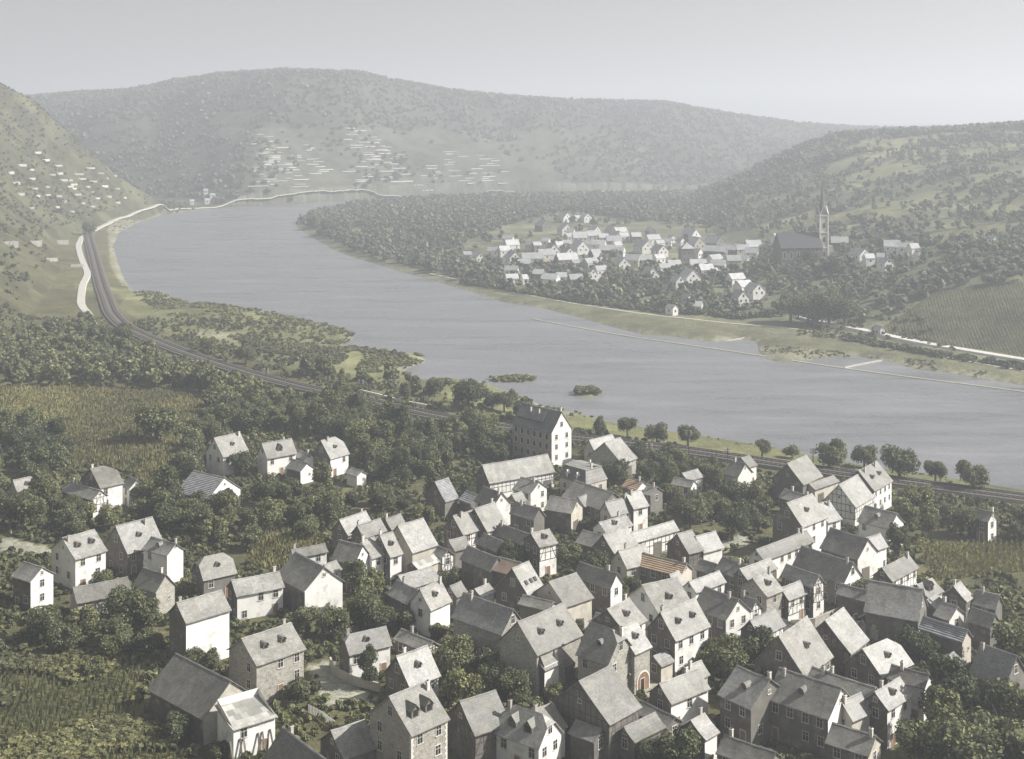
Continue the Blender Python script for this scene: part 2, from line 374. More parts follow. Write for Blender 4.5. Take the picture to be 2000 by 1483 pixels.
setc((dr_ < 3.0) & ~wetm, (0.2, 0.19, 0.15))
FIELDS = dict(
 a=[(0,760),(60,758),(380,765),(425,800),(380,832),(250,850),(100,872),(0,860)],
 b=[(130,860),(260,862),(430,852),(425,885),(400,930),(345,955),(300,965),(260,930),(180,905),(120,935)],
 c=[(0,1300),(60,1290),(200,1272),(275,1310),(262,1400),(330,1432),(370,1500),(-60,1500)],
 d=[(470,1062),(600,1034),(640,1060),(560,1118),(500,1112)],
 e=[(1700,650),(1830,568),(1960,553),(2060,560),(2060,715),(1960,690)],
 f=[(1790,1062),(2050,1062),(2050,1112),(1830,1135)])
for k in 'abcdf': setc(zone(FIELDS[k]), (0.15, 0.145, 0.065))
setc(zone(FIELDS['e']), (0.17, 0.162, 0.1))
for poly in ([(600,1300),(650,1290),(700,1345),(745,1370),(640,1385)],[(1225,1350),(1320,1298),(1345,1330),(1260,1375)],[(1370,1075),(1450,1040),(1465,1062),(1390,1085)],
             [(1560,1225),(1700,1185),(1700,1215),(1640,1245)],[(0,1050),(60,1060),(125,1078),(100,1095),(0,1075)],[(1070,895),(1170,912),(1130,935)],
             [(905,845),(950,862),(955,880),(905,860)],[(1800,1395),(1860,1380),(1870,1395),(1790,1420)],[(690,1460),(760,1440),(760,1483),(690,1483)]):
    setc(zone(poly), (0.36, 0.34, 0.28))
for poly in ([(1480,676),(1560,682),(1700,694),(1740,706),(1640,716),(1500,712)],[(1400,655),(1480,662),(1480,680),(1380,672)],[(840,545),(900,562),(980,586),(900,575)],
             [(1650,690),(1950,735),(1950,752),(1740,712)],[(360,648),(470,650),(470,668),(400,668)],[(1000,750),(1090,795),(1130,812),(1040,800)],[(210,430),(260,430),(240,560),(215,520)]):
    setc(zone(poly) & ~wetm, (0.27, 0.25, 0.185), 0.8)
# paler clearings and terraces on the orchard hill
clear = rl & (dr_ > 120) & (vn(GX, GY * 2.2, 55, 13) > 0.35); setc(clear, (0.2, 0.19, 0.1), 0.7)
for poly in ([(1480,445),(1590,412),(1590,425),(1500,452)],[(1640,436),(1740,434),(1740,442),(1640,446)],[(1690,298),(1800,285),(1790,300),(1690,318)],[(1040,408),(1110,404),(1110,412),(1040,415)],[(1790,400),(1960,398),(1960,408),(1790,408)]):
    setc(zone(poly), (0.27, 0.25, 0.15), 0.8)
vt = (~rl) & (GY > yfm) & (GPX > 430) & (GPX < 1260) & (GPY > 250) & (vn(GX, GY, 120, 14) > -0.2); setc(vt, (0.11, 0.108, 0.08), 0.7)
sl_ = (~rl) & (dlm > 0) & (GY > 400) & (GY < 1600)
pt = np.floor((GX * .8 + GY * .6) / 26 + vn(GX, GY, 60, 41)) * 7.13 + np.floor((GX * -.6 + GY * .8) / 34) * 3.7
C[sl_] *= (0.8 + 0.5 * (np.sin(pt * 12.9) * .5 + .5))[sl_][:, None]
C *= np.array([0.95, 1.0, 1.0])
C *= (1 + 0.22 * nn); C = np.clip(C, 0.01, 0.8)
idx = np.arange(NR * NC).reshape(NR, NC)
Q = np.stack([idx[:-1, :-1], idx[:-1, 1:], idx[1:, 1:], idx[1:, :-1]], -1).reshape(-1, 4)
me = npmesh('terrain', np.stack([GX, GY, GZ], -1).reshape(-1, 3), Q, smooth=True)
ca = me.color_attributes.new('ground', 'FLOAT_COLOR', 'POINT')
ca.data.foreach_set('color', np.concatenate([C.reshape(-1, 3), np.ones((NR * NC, 1))], 1).astype(np.float32).ravel())
m, nt, b = mat('ground'); at = nt.nodes.new('ShaderNodeVertexColor'); at.layer_name = 'ground'
g = nt.nodes.new('ShaderNodeNewGeometry'); pos = g.outputs['Position']
f1 = ramp(nt, noise(nt, 0.9, 6, pos, 0.75), [(0.3, (0.6, 0.62, 0.62)), (0.7, (1.4, 1.36, 1.3))])
f2 = ramp(nt, noise(nt, 0.09, 6, pos, 0.7), [(0.32, (0.68, 0.7, 0.72)), (0.68, (1.32, 1.28, 1.2))])
nt.links.new(mixc(nt, 1.0, mixc(nt, 1.0, at.outputs[0], f1, 'MULTIPLY'), f2, 'MULTIPLY'), b.inputs['Base Color'])
bump(nt, b, noise(nt, 0.35, 8, pos, 0.75), 0.9, 1.2)
b.inputs['Specular IOR Level'].default_value = 0.05
me.materials.append(m)
tag(ob('terrain', me), kind='structure')
# water
m, nt, b = mat('river_water'); b.inputs['Base Color'].default_value = (0.1, 0.108, 0.11, 1)
b.inputs['Roughness'].default_value = 0.32; b.inputs['Specular IOR Level'].default_value = 0.5
g = nt.nodes.new('ShaderNodeNewGeometry')
mp = nt.nodes.new('ShaderNodeMapping'); mp.inputs['Scale'].default_value = (1, 1, 1); nt.links.new(g.outputs['Position'], mp.inputs[0])
bump(nt, b, noise(nt, 0.35, 8, mp.outputs[0], 0.75), 0.8, 0.5)
mp2 = nt.nodes.new('ShaderNodeMapping'); mp2.inputs['Rotation'].default_value = (0, 0, 0.55); mp2.inputs['Scale'].default_value = (0.35, 1.6, 1); nt.links.new(g.outputs['Position'], mp2.inputs[0])
fl_ = noise(nt, 0.035, 8, mp2.outputs[0], 0.72)
cc = ramp(nt, fl_, [(0.3, (0.105, 0.106, 0.11)), (0.5, (0.15, 0.15, 0.156)), (0.7, (0.2, 0.2, 0.206))])
nt.links.new(ramp(nt, fl_, [(0.35, (0.2,) * 3), (0.65, (0.5,) * 3)]), b.inputs['Roughness'])
nt.links.new(cc, b.inputs['Base Color'])
tag(ob('river_water', mesh('river_water', [(-1500,60,0),(2500,60,0),(2500,2400,0),(-1500,2400,0)], [[0,1,2,3]], [m])), kind='structure')

def strip(name, pts, w, m_, z=0.15, thick=0.5, step=3.0, pixels=True, side=0.0, cls='structure', zfix=None):
    """a band of ground (road, path, ballast) laid along pts"""
    W = [hit1(*p)[:2] for p in pts] if pixels else pts
    W = np.array(W)
    L = np.r_[0, np.cumsum(np.linalg.norm(np.diff(W, axis=0), axis=1))]
    s = np.arange(0, L[-1], step); x = np.interp(s, L, W[:, 0]); y = np.interp(s, L, W[:, 1])
    ks = max(1, int(18 / step)); ker = np.ones(2 * ks + 1) / (2 * ks + 1)
    x = np.convolve(np.pad(x, ks, mode='reflect', reflect_type='odd'), ker, 'valid'); y = np.convolve(np.pad(y, ks, mode='reflect', reflect_type='odd'), ker, 'valid')
    dx, dy = np.gradient(x), np.gradient(y); n = np.hypot(dx, dy); nx, ny = -dy / n, dx / n
    x, y = x + nx * side, y + ny * side
    zc = np.maximum.reduce([T(x + nx * w * k, y + ny * w * k) for k in (-0.5, 0, 0.5)])
    zc = np.convolve(np.pad(zc, 4, mode='edge'), np.ones(9) / 9, 'valid') + z
    if zfix is not None: zc = np.full(x.shape, zfix)
    V = []; 
    for k, dz in ((-0.5, 0), (0.5, 0), (0.5, -thick), (-0.5, -thick)):
        kk = k * (1 if dz == 0 else 1.0 + 1.2 * thick / w)
        V.append(np.stack([x + nx * w * kk, y + ny * w * kk, zc + dz], -1))
    V = np.stack(V, 1).reshape(-1, 3); Fc = []
    for i in range(len(x) - 1):
        a = 4 * i
        for p, q in ((0, 1), (1, 2), (3, 0)): Fc.append([a + p, a + q, a + 4 + q, a + 4 + p])
    o = ob(name, mesh(name, V, Fc, [m_]))
    if cls: tag(o, kind=cls)
    return o, x, y, zc, nx, ny
strip('road', [(182,640),(176,618),(157,596),(160,560),(172,535),(165,520),(157,500),(152,480),(160,463),(190,447),(230,427),(262,415),(300,410),(345,408)], 4.0, M['road'], 0.35, 1.0)
strip('road', [(345,408),(440,401),(520,397),(600,393),(740,387),(940,381),(1150,377),(1300,375)], 3.4, M['path'], 0.5, 0.8)
strip('road', [(1556,619),(1600,630),(1640,640),(1720,655),(1850,680),(1950,696),(2060,715),(2200,742)], 5.0, M['road'], 0.6, 1.8)
strip('path', [(840,535),(900,548),(1000,572),(1100,590),(1250,613),(1430,633),(1560,642),(1680,664),(1800,690),(1950,717),(2200,760)], 2.0, M['path'], 0.15, 0.4)
RAIL = [(176,440),(172,462),(182,500),(192,540),(205,580),(218,615),(240,640),(300,668),(370,696),(430,716),(500,738),(600,763),(700,785),(800,806),(900,828),(1000,845),(1100,858),(1200,868),(1300,880),(1400,894),(1500,909),(1600,924),(1700,939),(1800,953),(1950,973),(2080,990),(2300,1020)]
RW = [hit1(*p)[:2] for p in RAIL]
bed = strip('railway_bed', RW, 8.2, M['ballast'], 0.9, 1.6, pixels=False)
trk = []
for i, off in enumerate((-2.0, 2.0)):
    t = ob('railway_track', None)
    tag(t, ('railway track on the river side of the ballast bed', 'railway track on the village side of the ballast bed')[1 - i], 'railway track', 'tracks of the riverside railway')
    _, x, y, zc, nx, ny = bed
    for r in (-0.72, 0.72):
        V = []; Fc = []
        xx, yy = x + nx * (off + r), y + ny * (off + r)
        for k, dz in ((-0.06, 0.04), (-0.06, 0.26), (0.06, 0.26), (0.06, 0.04)): V.append(np.stack([xx + nx * k, yy + ny * k, zc + dz], -1))
        V = np.stack(V, 1).reshape(-1, 3)
        for a in range(0, 4 * len(x) - 4, 4):
            for p, q in ((0, 1), (1, 2), (2, 3)): Fc.append([a + p, a + q, a + 4 + q, a + 4 + p])
        ob('rail', mesh('rail', V, Fc, [M['rail']]), t)
    L = np.r_[0, np.cumsum(np.hypot(np.diff(x), np.diff(y)))]
    ss = np.arange(0, L[-1], 1.4); sx, sy, sz = np.interp(ss, L, x), np.interp(ss, L, y), np.interp(ss, L, zc)
    snx, sny = np.interp(ss, L, nx), np.interp(ss, L, ny)
    V = []
    for a, b2, dz in ((-1.3,-.15,.1),(1.3,-.15,.1),(1.3,.15,.1),(-1.3,.15,.1),(-1.3,-.15,-.1),(1.3,-.15,-.1),(1.3,.15,-.1),(-1.3,.15,-.1)):
        V.append(np.stack([sx + snx * (off + a) + sny * b2, sy + sny * (off + a) - snx * b2, sz + dz + 0.02], -1))
    V = np.stack(V, 1).reshape(-1, 3)
    q = np.array([(0,1,2,3),(0,4,5,1),(1,5,6,2),(2,6,7,3),(3,7,4,0)])
    Q_ = (np.arange(len(ss))[:, None, None] * 8 + q[None]).reshape(-1, 4)
    tag(ob('sleepers', npmesh('sleepers', V, Q_, [M['wood']]), t), kind='stuff')
o = strip('training_wall', [(1040,636),(1200,667),(1400,697),(1640,735),(1800,757),(1950,776),(2150,803)], 0.9, M['path'], 0, 1.2, cls=None, zfix=0.32)[0]
tag(o, 'long low training wall running down the middle of the river', 'river wall')
o = strip('groyne', [(1648,735),(1690,722),(1728,704)], 1.1, M['stone'], 0, 1.2, cls=None, zfix=0.5)[0]
tag(o, 'stone groyne joining the gravel bank to the river wall', 'groyne')
o = strip('groyne', [(1398,671),(1430,663),(1462,656)], 0.9, M['stone'], 0.3, 1.0, cls=None)[0]
tag(o, 'short stone groyne at the edge of the riverside meadow', 'groyne')
# ------------------------------------------------------------------ houses of the near village
# eave end, other eave end, ridge end above the first (photo pixels); wall height; flags | label
# walls W white C cream G grey S stone; roof s slate p pale slate r red tile y grey tile x patched u rusty; t timbered b barn
# l/h half-hip on one/other end; c chimney; d dormer (number); k kerb-stone quoins; 1 one storey of windows, 2 two ...
HOUSES = '''
436,894 487,882 424,855 5.6 Wsc2d1|tall white house with slate roof, first of three standing in the maize fields|house
522,897 581,886 511,866 5.2 Wsc2D1|white house with big dark dormer, middle of three by the maize fields|house
646,898 678,886 626,860 5.0 Wpc1d1h|white house with half-hipped roof, last of three by the orchard|house
586,922 556,914 609,904 3.6 Wsb|dark-roofed white outbuilding in front of the house with the big dormer|outbuilding
592,899 581,890 600,887 4.2 Wsc1|small white gable squeezed between two white houses by the maize field|house
674,924 696,931 671,914 3.2 Wpb|tiny white wash house below the half-hipped orchard house|outbuilding
196,955 243,945 176,915 7.0 Wsc2h|tall white half-hipped house with a timbered gable wing, beside maize|house
180,978 118,960 197,957 5.0 Wsct2|white timbered gable wing leaning on the tall half-hipped house|house
250,957 243,948 268,937 4.6 Ws2|small white gabled cottage just behind the tall half-hipped house|cottage
84,955 35,966 75,927 3.6 Csd1|low grey-roofed house cut by the picture edge above the gardens|house
405,976 343,961 446,932 4.2 Wyb|broad barn with worn patterned tile roof and blank white gable|barn
147,1094 211,1076 121,1050 6.6 Wsc2d2|large white house with two roof hatches above the stone barns|house
249,1083 322,1063 225,1027 5.0 Gscd1|grey house with long catslide roof behind the small white gable|house
325,1087 276,1073 344,1061 6.2 Wsc1d1|house with tall blank white gable and dark slate roof side|house
397,1136 464,1121 390,1090 4.4 Gsd1lh|squat grey house with half-hipped roof and one round dormer|house
462,1166 557,1147 447,1133 5.0 Wsc2|long white cottage with four upper windows behind the garden|cottage
58,1138 20,1126 92,1107 6.0 Ws2|pale gable end with one low framed window at the picture edge|house
150,1180 259,1158 137,1147 4.1 Ssb|long low stone barn with crumbling plaster below the big white house|barn
303,1159 258,1143 325,1122 4.8 Sscb|small rubble-stone house with dark shaded side next to the long barn|house
363,1219 453,1192 344,1177 8.4 Wscd0 1|big blank white house wall with a single window above the garden trees|house
501,1302 599,1268 471,1247 6.6 Ssc2d2|two-storey stone house with two round dormers between huge barn and garden cottage|house
395,1407 287,1348 452,1329 4.3 Csb|huge dark-roofed barn with pale gable beside the maize patch|barn
455,1427 543,1400 419,1394 5.0 Wxm1|white lean-to shed with patched sheet roof and planks against its wall|shed
511,1484 600,1560 544,1419 4.5 Gs|dark roof with pale verge poking up in front of the patched shed|house
672,1485 740,1461 627,1427 3.6 Gs|low grey roof at the foot of the tall stone house with two dormers|outbuilding
804,1440 880,1406 759,1360 8.0 Sskc2D2|tall stone house with two big gabled dormers and pale cornerstones|house
682,1282 767,1262 670,1241 4.8 Wsc1d1l|white cottage in a garden behind the thin young tree|cottage
830,1274 767,1248 846,1252 4.8 Csct1|dark-roofed cottage with a timbered gable peak by the garden cottage|cottage
800,1344 862,1321 781,1281 3.8 Wpcd1|stepped pale slate roof in front of the timbered gable peak|cottage
928,1439 1000,1415 897,1369 5.0 Gstb|timbered grey barn with plain pale roof beside the leafy garden|barn
1052,1466 963,1434 1061,1400 4.2 WsclhD2|half-hipped dark roof with two white dormers at the torn lower edge|house
1067,1437 1110,1420 1031,1387 4.6 Wsc1|pale roofed wing joined to the half-hipped roof with two white dormers|house
1191,1418 1255,1382 1130,1330 6.2 Gstb|great timber-framed barn with a wide dark gable and plain roof|barn
1240,1452 1302,1421 1192,1420 4.0 Gs|lower mossy roof tucked under the great timber-framed barn|outbuilding
1302,1424 1256,1384 1333,1410 3.4 Gs|dark outbuilding roof between the great barn and the long white house|outbuilding
1312,1377 1389,1346 1287,1335 4.6 Wsc1|long white single-storey house with a row of windows beneath the eave|house
1352,1334 1388,1319 1334,1303 4.6 Csc|short pale roof peeping out behind the long white single-storey house|house
1379,1447 1407,1431 1344,1407 5.0 Wsc1|pale roof with upright white gable panel behind the bottom trees|house
1320,1254 1389,1224 1289,1195 6.6 Wsc2d2|big white house with two dark dormers and a grey side wall by the gate|house
1292,1210 1362,1193 1247,1142 6.4 Wsd1|very large pale roof rising directly behind the big white two-dormer house|house
1050,1282 1140,1241 1010,1214 7.0 Ssbd2|massive stone building with broad pale roof and two hatches, village centre|barn
1065,1311 1097,1296 1050,1282 4.6 Wpm|pale lean-to at the corner of the massive stone building|lean-to
1187,1302 1123,1280 1204,1234 6.6 Ssc2d1h|stone house with half-hipped dark roof and single pale dormer near the arch|house
1241,1280 1275,1264 1209,1226 6.8 Ssa1d1|narrow stone house with arched wooden gateway|gatehouse
1222,1236 1266,1212 1185,1190 6.0 Wscd1|pale roof with chimney and white dormer in the densest part of the village|house
1193,1232 1151,1221 1213,1206 5.6 Gs1|dark low roof sunk behind the stone house with the half-hipped roof|house
1106,1187 1161,1168 1067,1136 6.0 Csb|plain square pale roof over a cream wall in the middle of the village|barn
1192,1151 1118,1127 1206,1119 6.0 Wsc1|long dark roof with white triangular gable behind the plain square pale roof|house
1036,1171 1066,1154 1004,1110 5.8 Gsk3|narrow pale roof pierced by three small skylights|house
979,1242 880,1206 1001,1190 6.0 Ssc|long dark barn roof with white dormer, running up to the massive stone building|barn
1072,1195 1010,1180 1083,1176 5.6 Gs|dark roof strip hidden behind the massive stone building|outbuilding
842,1194 884,1175 819,1150 5.2 Wsc2d1|white house with a single dark dormer above thick garden trees|house
895,1167 912,1158 880,1144 4.6 Gs|little grey roof attached behind the white house with one dormer|outbuilding
795,1182 755,1160 817,1152 5.2 Gsc2|grey house with dark roof and light verge beside the garden trees|house
795,1152 862,1132 777,1124 5.0 Wp|wide shallow pale roof crossed by a diagonal shadow|house
942,1168 970,1156 922,1151 4.8 Wpc|tiny pale roof with tall chimney among dark roofs|house
818,1114 858,1096 795,1099 4.2 Cxb|shed with ribbed sheet roof between close-packed houses|shed
861,1091 842,1080 875,1074 4.6 Wst|small timbered white gable by the ribbed sheet roof|house
957,1117 897,1092 972,1088 5.0 Gsb|long dark slate roof ending at the rusty roof|barn
1001,1125 958,1113 1026,1098 5.0 Gub|rusty brown roof joined to the long dark slate roof|barn
905,1046 950,1032 884,1007 6.0 Wstc2|pale-roofed house with timbered gable at the orchard edge|house
952,1040 992,1026 937,993 6.0 Wsct|light roof with antenna-thin chimney beside the timbered orchard-edge house|house
889,1077 921,1069 876,1055 4.6 Gs|low grey roof wedged in front of the timbered orchard-edge house|outbuilding
806,1081 857,1065 776,1026 6.2 Csb|largest plain pale roof of the tight cluster below the orchard|barn
765,1089 786,1083 744,1044 6.2 Wscd1|narrow pale house beside the largest plain roof of the orchard cluster|house
727,1092 754,1084 700,1056 6.2 Wsc2|white house with many windows and steep grey roof behind a bushy tree|house
711,1052 757,1037 697,1026 6.0 Gsc|grey-gabled roof in the second line of the orchard cluster|house
765,1036 795,1025 757,1013 5.8 Gs|upper roof at the orchard side of the tight cluster|house
680,1047 704,1024 662,1015 5.0 Gs|outermost little roof of the cluster, touching the orchard trees|house
575,1091 642,1078 566,1074 5.0 Wp|long pale roof with a broad shadow band across it|house
692,1104 645,1093 707,1064 6.0 Ws2|dark roof side above a white wall with arched window|house
593,1157 550,1122 634,1107 5.4 Wsb|big barn with rounded blank white gable and dark slate roof|barn
648,1122 668,1114 640,1103 5.0 Wp|small pale roof between the blank white barn gable and the garden tree|house
956,945 1085,922 944,908 4.6 Wstb|long white timbered barn in front of the tall gabled mill|barn
870,981 897,972 849,941 4.0 Gyb|stone shed with worn mottled tile roof among orchard trees|shed
1036,965 999,956 1054,940 5.5 Wsc2|bright white gabled house with three windows before the long timbered barn|house
961,992 930,977 981,962 5.5 Wsc1|white gable with a shuttered window next to the bright three-window gable|house
1042,1017 994,1003 1051,992 4.5 Gsc1|small cottage with chimney and dark roof below the three-window gable|cottage
1116,1004 1062,995 1135,976 5.0 Csb|broad dark roof over a cream gable in front of the mansard house|barn
1162,882 1208,870 1150,859 4.2 Ss1|low grey roofed house by the railway behind the pointed mill|house
1215,906 1246,895 1180,864 4.2 Ssb|big-roofed stone barn by the railway right beside the mill|barn
1243,958 1213,950 1257,940 6.2 Wrc|house with striped red tile roof rising over slate roofs|house
1270,968 1248,962 1284,950 5.2 Gsc|plastered gable house next to the striped red tile roof|house
1238,995 1269,988 1221,963 6.0 Wsc|narrow tall white house like a tower in the village middle|house
1194,1010 1237,1000 1181,980 5.0 Csc|pale roof leaning against the narrow tall white house|house
1184,1042 1238,1026 1169,1020 5.0 Wscd1|two-tone pale roof with chimney just below the narrow tall white house|house
1172,996 1146,963 1211,962 5.0 Gs|dark slate roof between the mansard house and the narrow tall house|house
1245,1060 1328,1036 1235,1040 4.0 Wstb|long low timbered barn below the gardens|barn
1200,1082 1247,1063 1177,1044 5.0 Gs1|grey gabled house with a pale roof below the two-tone roof|house
1160,1070 1122,1060 1176,1044 4.2 Gs|low dark roof beneath trees, beside the grey gabled house|outbuilding
1054,1070 1091,1061 1032,1041 6.6 Wstcd1 2|neat white timber-framed house with pale roof and roof hatch|house
1022,1066 962,1044 1034,1043 5.0 Gsc|dark long roof behind the neat white timber-framed house|house
1225,1112 1278,1098 1207,1075 5.0 Csc|pale roof with chimney next to the red-brown tile roof|house
1329,1126 1242,1104 1347,1100 5.0 Crc|low house with wide red-brown ribbed tile roof|house
1346,1083 1376,1075 1322,1042 6.0 Gstb|wide grey-gabled barn joined to a white house wing|barn
1375,1081 1415,1070 1367,1047 5.6 Ws1|white house wing joined to the wide grey-gabled barn|house
1350,953 1309,946 1361,938 4.2 Ws1|low white cottage with dark roof in the railway gardens|cottage
1345,940 1376,931 1327,924 4.4 Wp|pale roof just behind the low white railway-garden cottage|cottage
1441,933 1412,926 1457,905 5.2 Ws1|white blank gable with dark slate side close to the railway|house
1464,913 1481,908 1430,894 5.2 Ws1|pale roof half hidden by the blank railway gable|house
1570,948 1608,930 1537,905 5.6 Gsb|huge dark-gabled barn with long pale roof against the railway|barn
1593,957 1641,940 1572,950 4.2 Csb|flat pale wing linking two railway-side barns|barn
1672,992 1709,968 1638,946 5.0 Wstb|timber-framed barn with two roof hatches in front of the riverside inn|barn
1709,960 1744,939 1676,919 6.4 Wscd2 2|large white inn-like house with two rows of windows beside the tracks|house
1570,986 1521,971 1588,968 4.0 Gsc1|low dark cottage roof in front of the huge dark-gabled barn|cottage
1568,1031 1618,1011 1548,982 7.4 Wscd1 2|tall white house with a square roof hatch and grey side gable|house
1618,1022 1646,1014 1592,985 5.4 Wp|pale roof behind the tall white house with square hatch|house
1494,1097 1593,1058 1476,1073 5.0 Wsc1|long pale-roofed row house running down from the tall white house|house
1737,1034 1673,1018 1753,1002 5.4 Wsc1d1|dark roofed house with ivy-covered white gable at the village edge|house
1675,1094 1618,1066 1697,1052 5.0 Wsb|very broad dark roof behind a bright white gable wall|barn
1708,1077 1736,1068 1698,1050 4.2 Ws|little pale roof on the bright white gable block|outbuilding
1648,1141 1554,1104 1664,1098 5.2 Wsc2|long dark slate roof with curved-edged white gable and small windows|house
1744,1137 1796,1109 1722,1109 5.2 Wst2|white house with two-shade roof and a dark timbered end|house
1460,1133 1520,1110 1448,1112 6.0 Gst|timber-gabled house with pale roof in a row of three|house
1499,1167 1533,1153 1470,1130 6.4 Ssd1 2|stone-fronted house with single round dormer by the farmyard|house
1541,1174 1579,1159 1533,1148 4.8 Wst2|cream timber-framed house with a brown door facing the farmyard|house
1588,1149 1540,1122 1601,1123 6.2 Wst2|upright timbered gable with a small porch roof beside the farmyard|house
1691,1176 1632,1160 1700,1154 3.8 Gsc|low dark roof along the back of the farmyard|outbuilding
1795,1215 1685,1197 1797,1150 5.0 Gsb|enormous dark barn roof near the village edge|barn
1814,1169 1845,1155 1790,1142 5.0 WsD1|pale roof with large dark dormer behind the enormous dark barn|house
1830,1192 1849,1179 1813,1172 4.0 Ws|small pale roof next to the enormous dark barn roof|outbuilding
1854,1213 1828,1200 1873,1184 5.0 Wsc1|little white-gabled house with dark eaves behind the worn tiled shed|house
1889,1177 1903,1166 1862,1145 6.0 Gstc|dark timber-gabled house with a narrow sunlit roof and chimney|house
1945,1192 1898,1180 1952,1162 5.0 Gsc|dark roofed house at the picture edge by the gardens|house
1934,1228 1892,1210 1940,1200 4.6 Gs|dark outbuilding just below the timber-gabled house at the edge|outbuilding
1880,1256 1792,1228 1890,1230 4.6 Cyb|shed with worn striped tile roof and yellowish gable door|shed
1663,1279 1694,1249 1611,1212 6.0 Gstb|timber-gabled barn with one plain steep pale roof beside the ruin|barn
1574,1326 1618,1280 1520,1242 6.0 Gsd1|great plain pale roof with one small dormer over a grey gable|house
1487,1247 1536,1222 1464,1211 5.0 Wstb|timbered shed facing the bushes below the farmyard|shed
1417,1213 1350,1186 1444,1170 6.0 Wsc2|dark roofed house with a bright white two-window gable|house
1360,1159 1420,1137 1350,1136 5.0 Ws|pale roof strip behind the bright two-window gable|house
1440,1130 1398,1112 1458,1102 5.0 Gst|dark roof with timbered gable end and pale verge, centre of village|house
1388,1122 1356,1112 1399,1101 4.0 Gs|small dark roof below the pale wing of the grey-gabled barn|outbuilding
1724,1326 1786,1298 1684,1267 5.4 Gsd1h|big sweeping pale half-hipped roof above the lower lane|house
1806,1346 1731,1326 1818,1316 6.0 Wsc1|long roof ending in a bright narrow white gable over the lower lane|house
1736,1390 1785,1359 1708,1351 6.2 Wscd1 2|white house with open roof hatch and grey side gable, lower lane|house
1692,1385 1566,1342 1722,1342 5.8 Gs|long dark roof behind the stepped white gable|house
1618,1407 1494,1365 1645,1342 6.2 Wskcd1|big dark-roofed house with curved white parapet gable|house
1466,1387 1400,1357 1510,1326 6.0 Gscd1|broad shaded roof with one bright dormer above the deep alley|house
1666,1411 1705,1393 1659,1369 5.0 Cs1|low pale wing attached to the curved white parapet gable|house
1697,1479 1610,1452 1716,1436 5.0 Cs|dark roof with pale gable at the bottom edge near the torn border|house
1872,1306 1884,1292 1845,1288 6.0 Gs|little steep-roofed house with sunlit white end by the dark trees|house
1962,1345 1890,1318 1978,1280 5.0 Gsc|dark slate house cut off by the picture edge above the dark trees|house
1500,1508 1397,1472 1522,1468 4.2 Gsc|dark roof with a white chimney along the bottom edge|house
1160,1452 1108,1432 1184,1424 4.0 Gs|dark sunken roof at the foot of the great timber-framed barn|outbuilding
1930,1020 1903,1012 1940,1000 5.0 Ws|lonely white-walled house behind trees near the tracks|house
1328,1152 1343,1144 1318,1122 5.0 Ws|tiny pale roof sliver at the corner of the very large pale roof|outbuilding
1011,983 1029,978 1000,965 4.6 Ws|small pale roof tucked between two bright white gabled houses|outbuilding
1144,990 1156,984 1130,971 4.6 Gp|small pale hip-like roof between broad dark roof and dark slate roof|outbuilding
968,1078 932,1062 978,1056 4.4 Gs|low dark roof in front of the light roof by the orchard-edge house|outbuilding
1461,1200 1443,1190 1460,1170 5.2 Wst|small timbered gable leaning on the bright two-window gable|house
1236,1316 1252,1309 1226,1296 3.4 Cs|low roof beside the arched gateway, facing the lane|outbuilding
1300,1300 1312,1295 1290,1283 3.2 Cp|little shed roof in the yard of the big two-dormer house|shed
1545,1238 1512,1226 1556,1222 3.8 Gs|dark lean roof beside the timbered shed under the farmyard|outbuilding
1840,1330 1818,1322 1850,1308 3.6 Gs|low dark roof behind the bright narrow white gable|outbuilding
918,985 897,975 935,966 4.0 Gyb|small dark tiled roof among the orchard-side gables|outbuilding
'''
def win_mesh(w=0.95, h=1.35):
    a = MB(); t = 0.1
    a.box(-w/2-t, w/2+t, -0.05, 0.02, h, h+t); a.box(-w/2-t, -w/2, -0.05, 0.02, 0, h); a.box(w/2, w/2+t, -0.05, 0.02, 0, h)
    a.box(-w/2-t-0.06, w/2+t+0.06, -0.12, 0.02, -0.1, 0)                       # sill
    a.box(-0.03, 0.03, -0.035, 0.0, 0, h); a.box(-w/2, -0.03, -0.035, 0.0, h*0.62, h*0.62+0.05); a.box(0.03, w/2, -0.035, 0.0, h*0.62, h*0.62+0.05)
    p = MB(); p.box(-w/2, w/2, -0.02, 0.01, 0, h)
    return a.build('window', [M['frame']]), p.build('pane', [M['glass']])
WM, PM = win_mesh(); WS, PS = win_mesh(0.55, 0.6)
d_ = MB(); d_.box(-0.5, 0.5, -0.06, 0.01, 0, 2.05); d_.box(-0.62, -0.5, -0.09, 0.01, 0, 2.17, 1); d_.box(0.5, 0.62, -0.09, 0.01, 0, 2.17, 1); d_.box(-0.5, 0.5, -0.09, 0.01, 2.05, 2.17, 1)
DM = d_.build('door', [M['doorwood'], M['frame']])
d_ = MB(); d_.box(-1.3, 1.3, -0.07, 0.01, 0, 2.7); 
for k in range(9): d_.box(-1.3 + k * 0.31, -1.25 + k * 0.31, -0.10, -0.07, 0, 2.7)
BDM = d_.build('barn_door', [M['plank']])
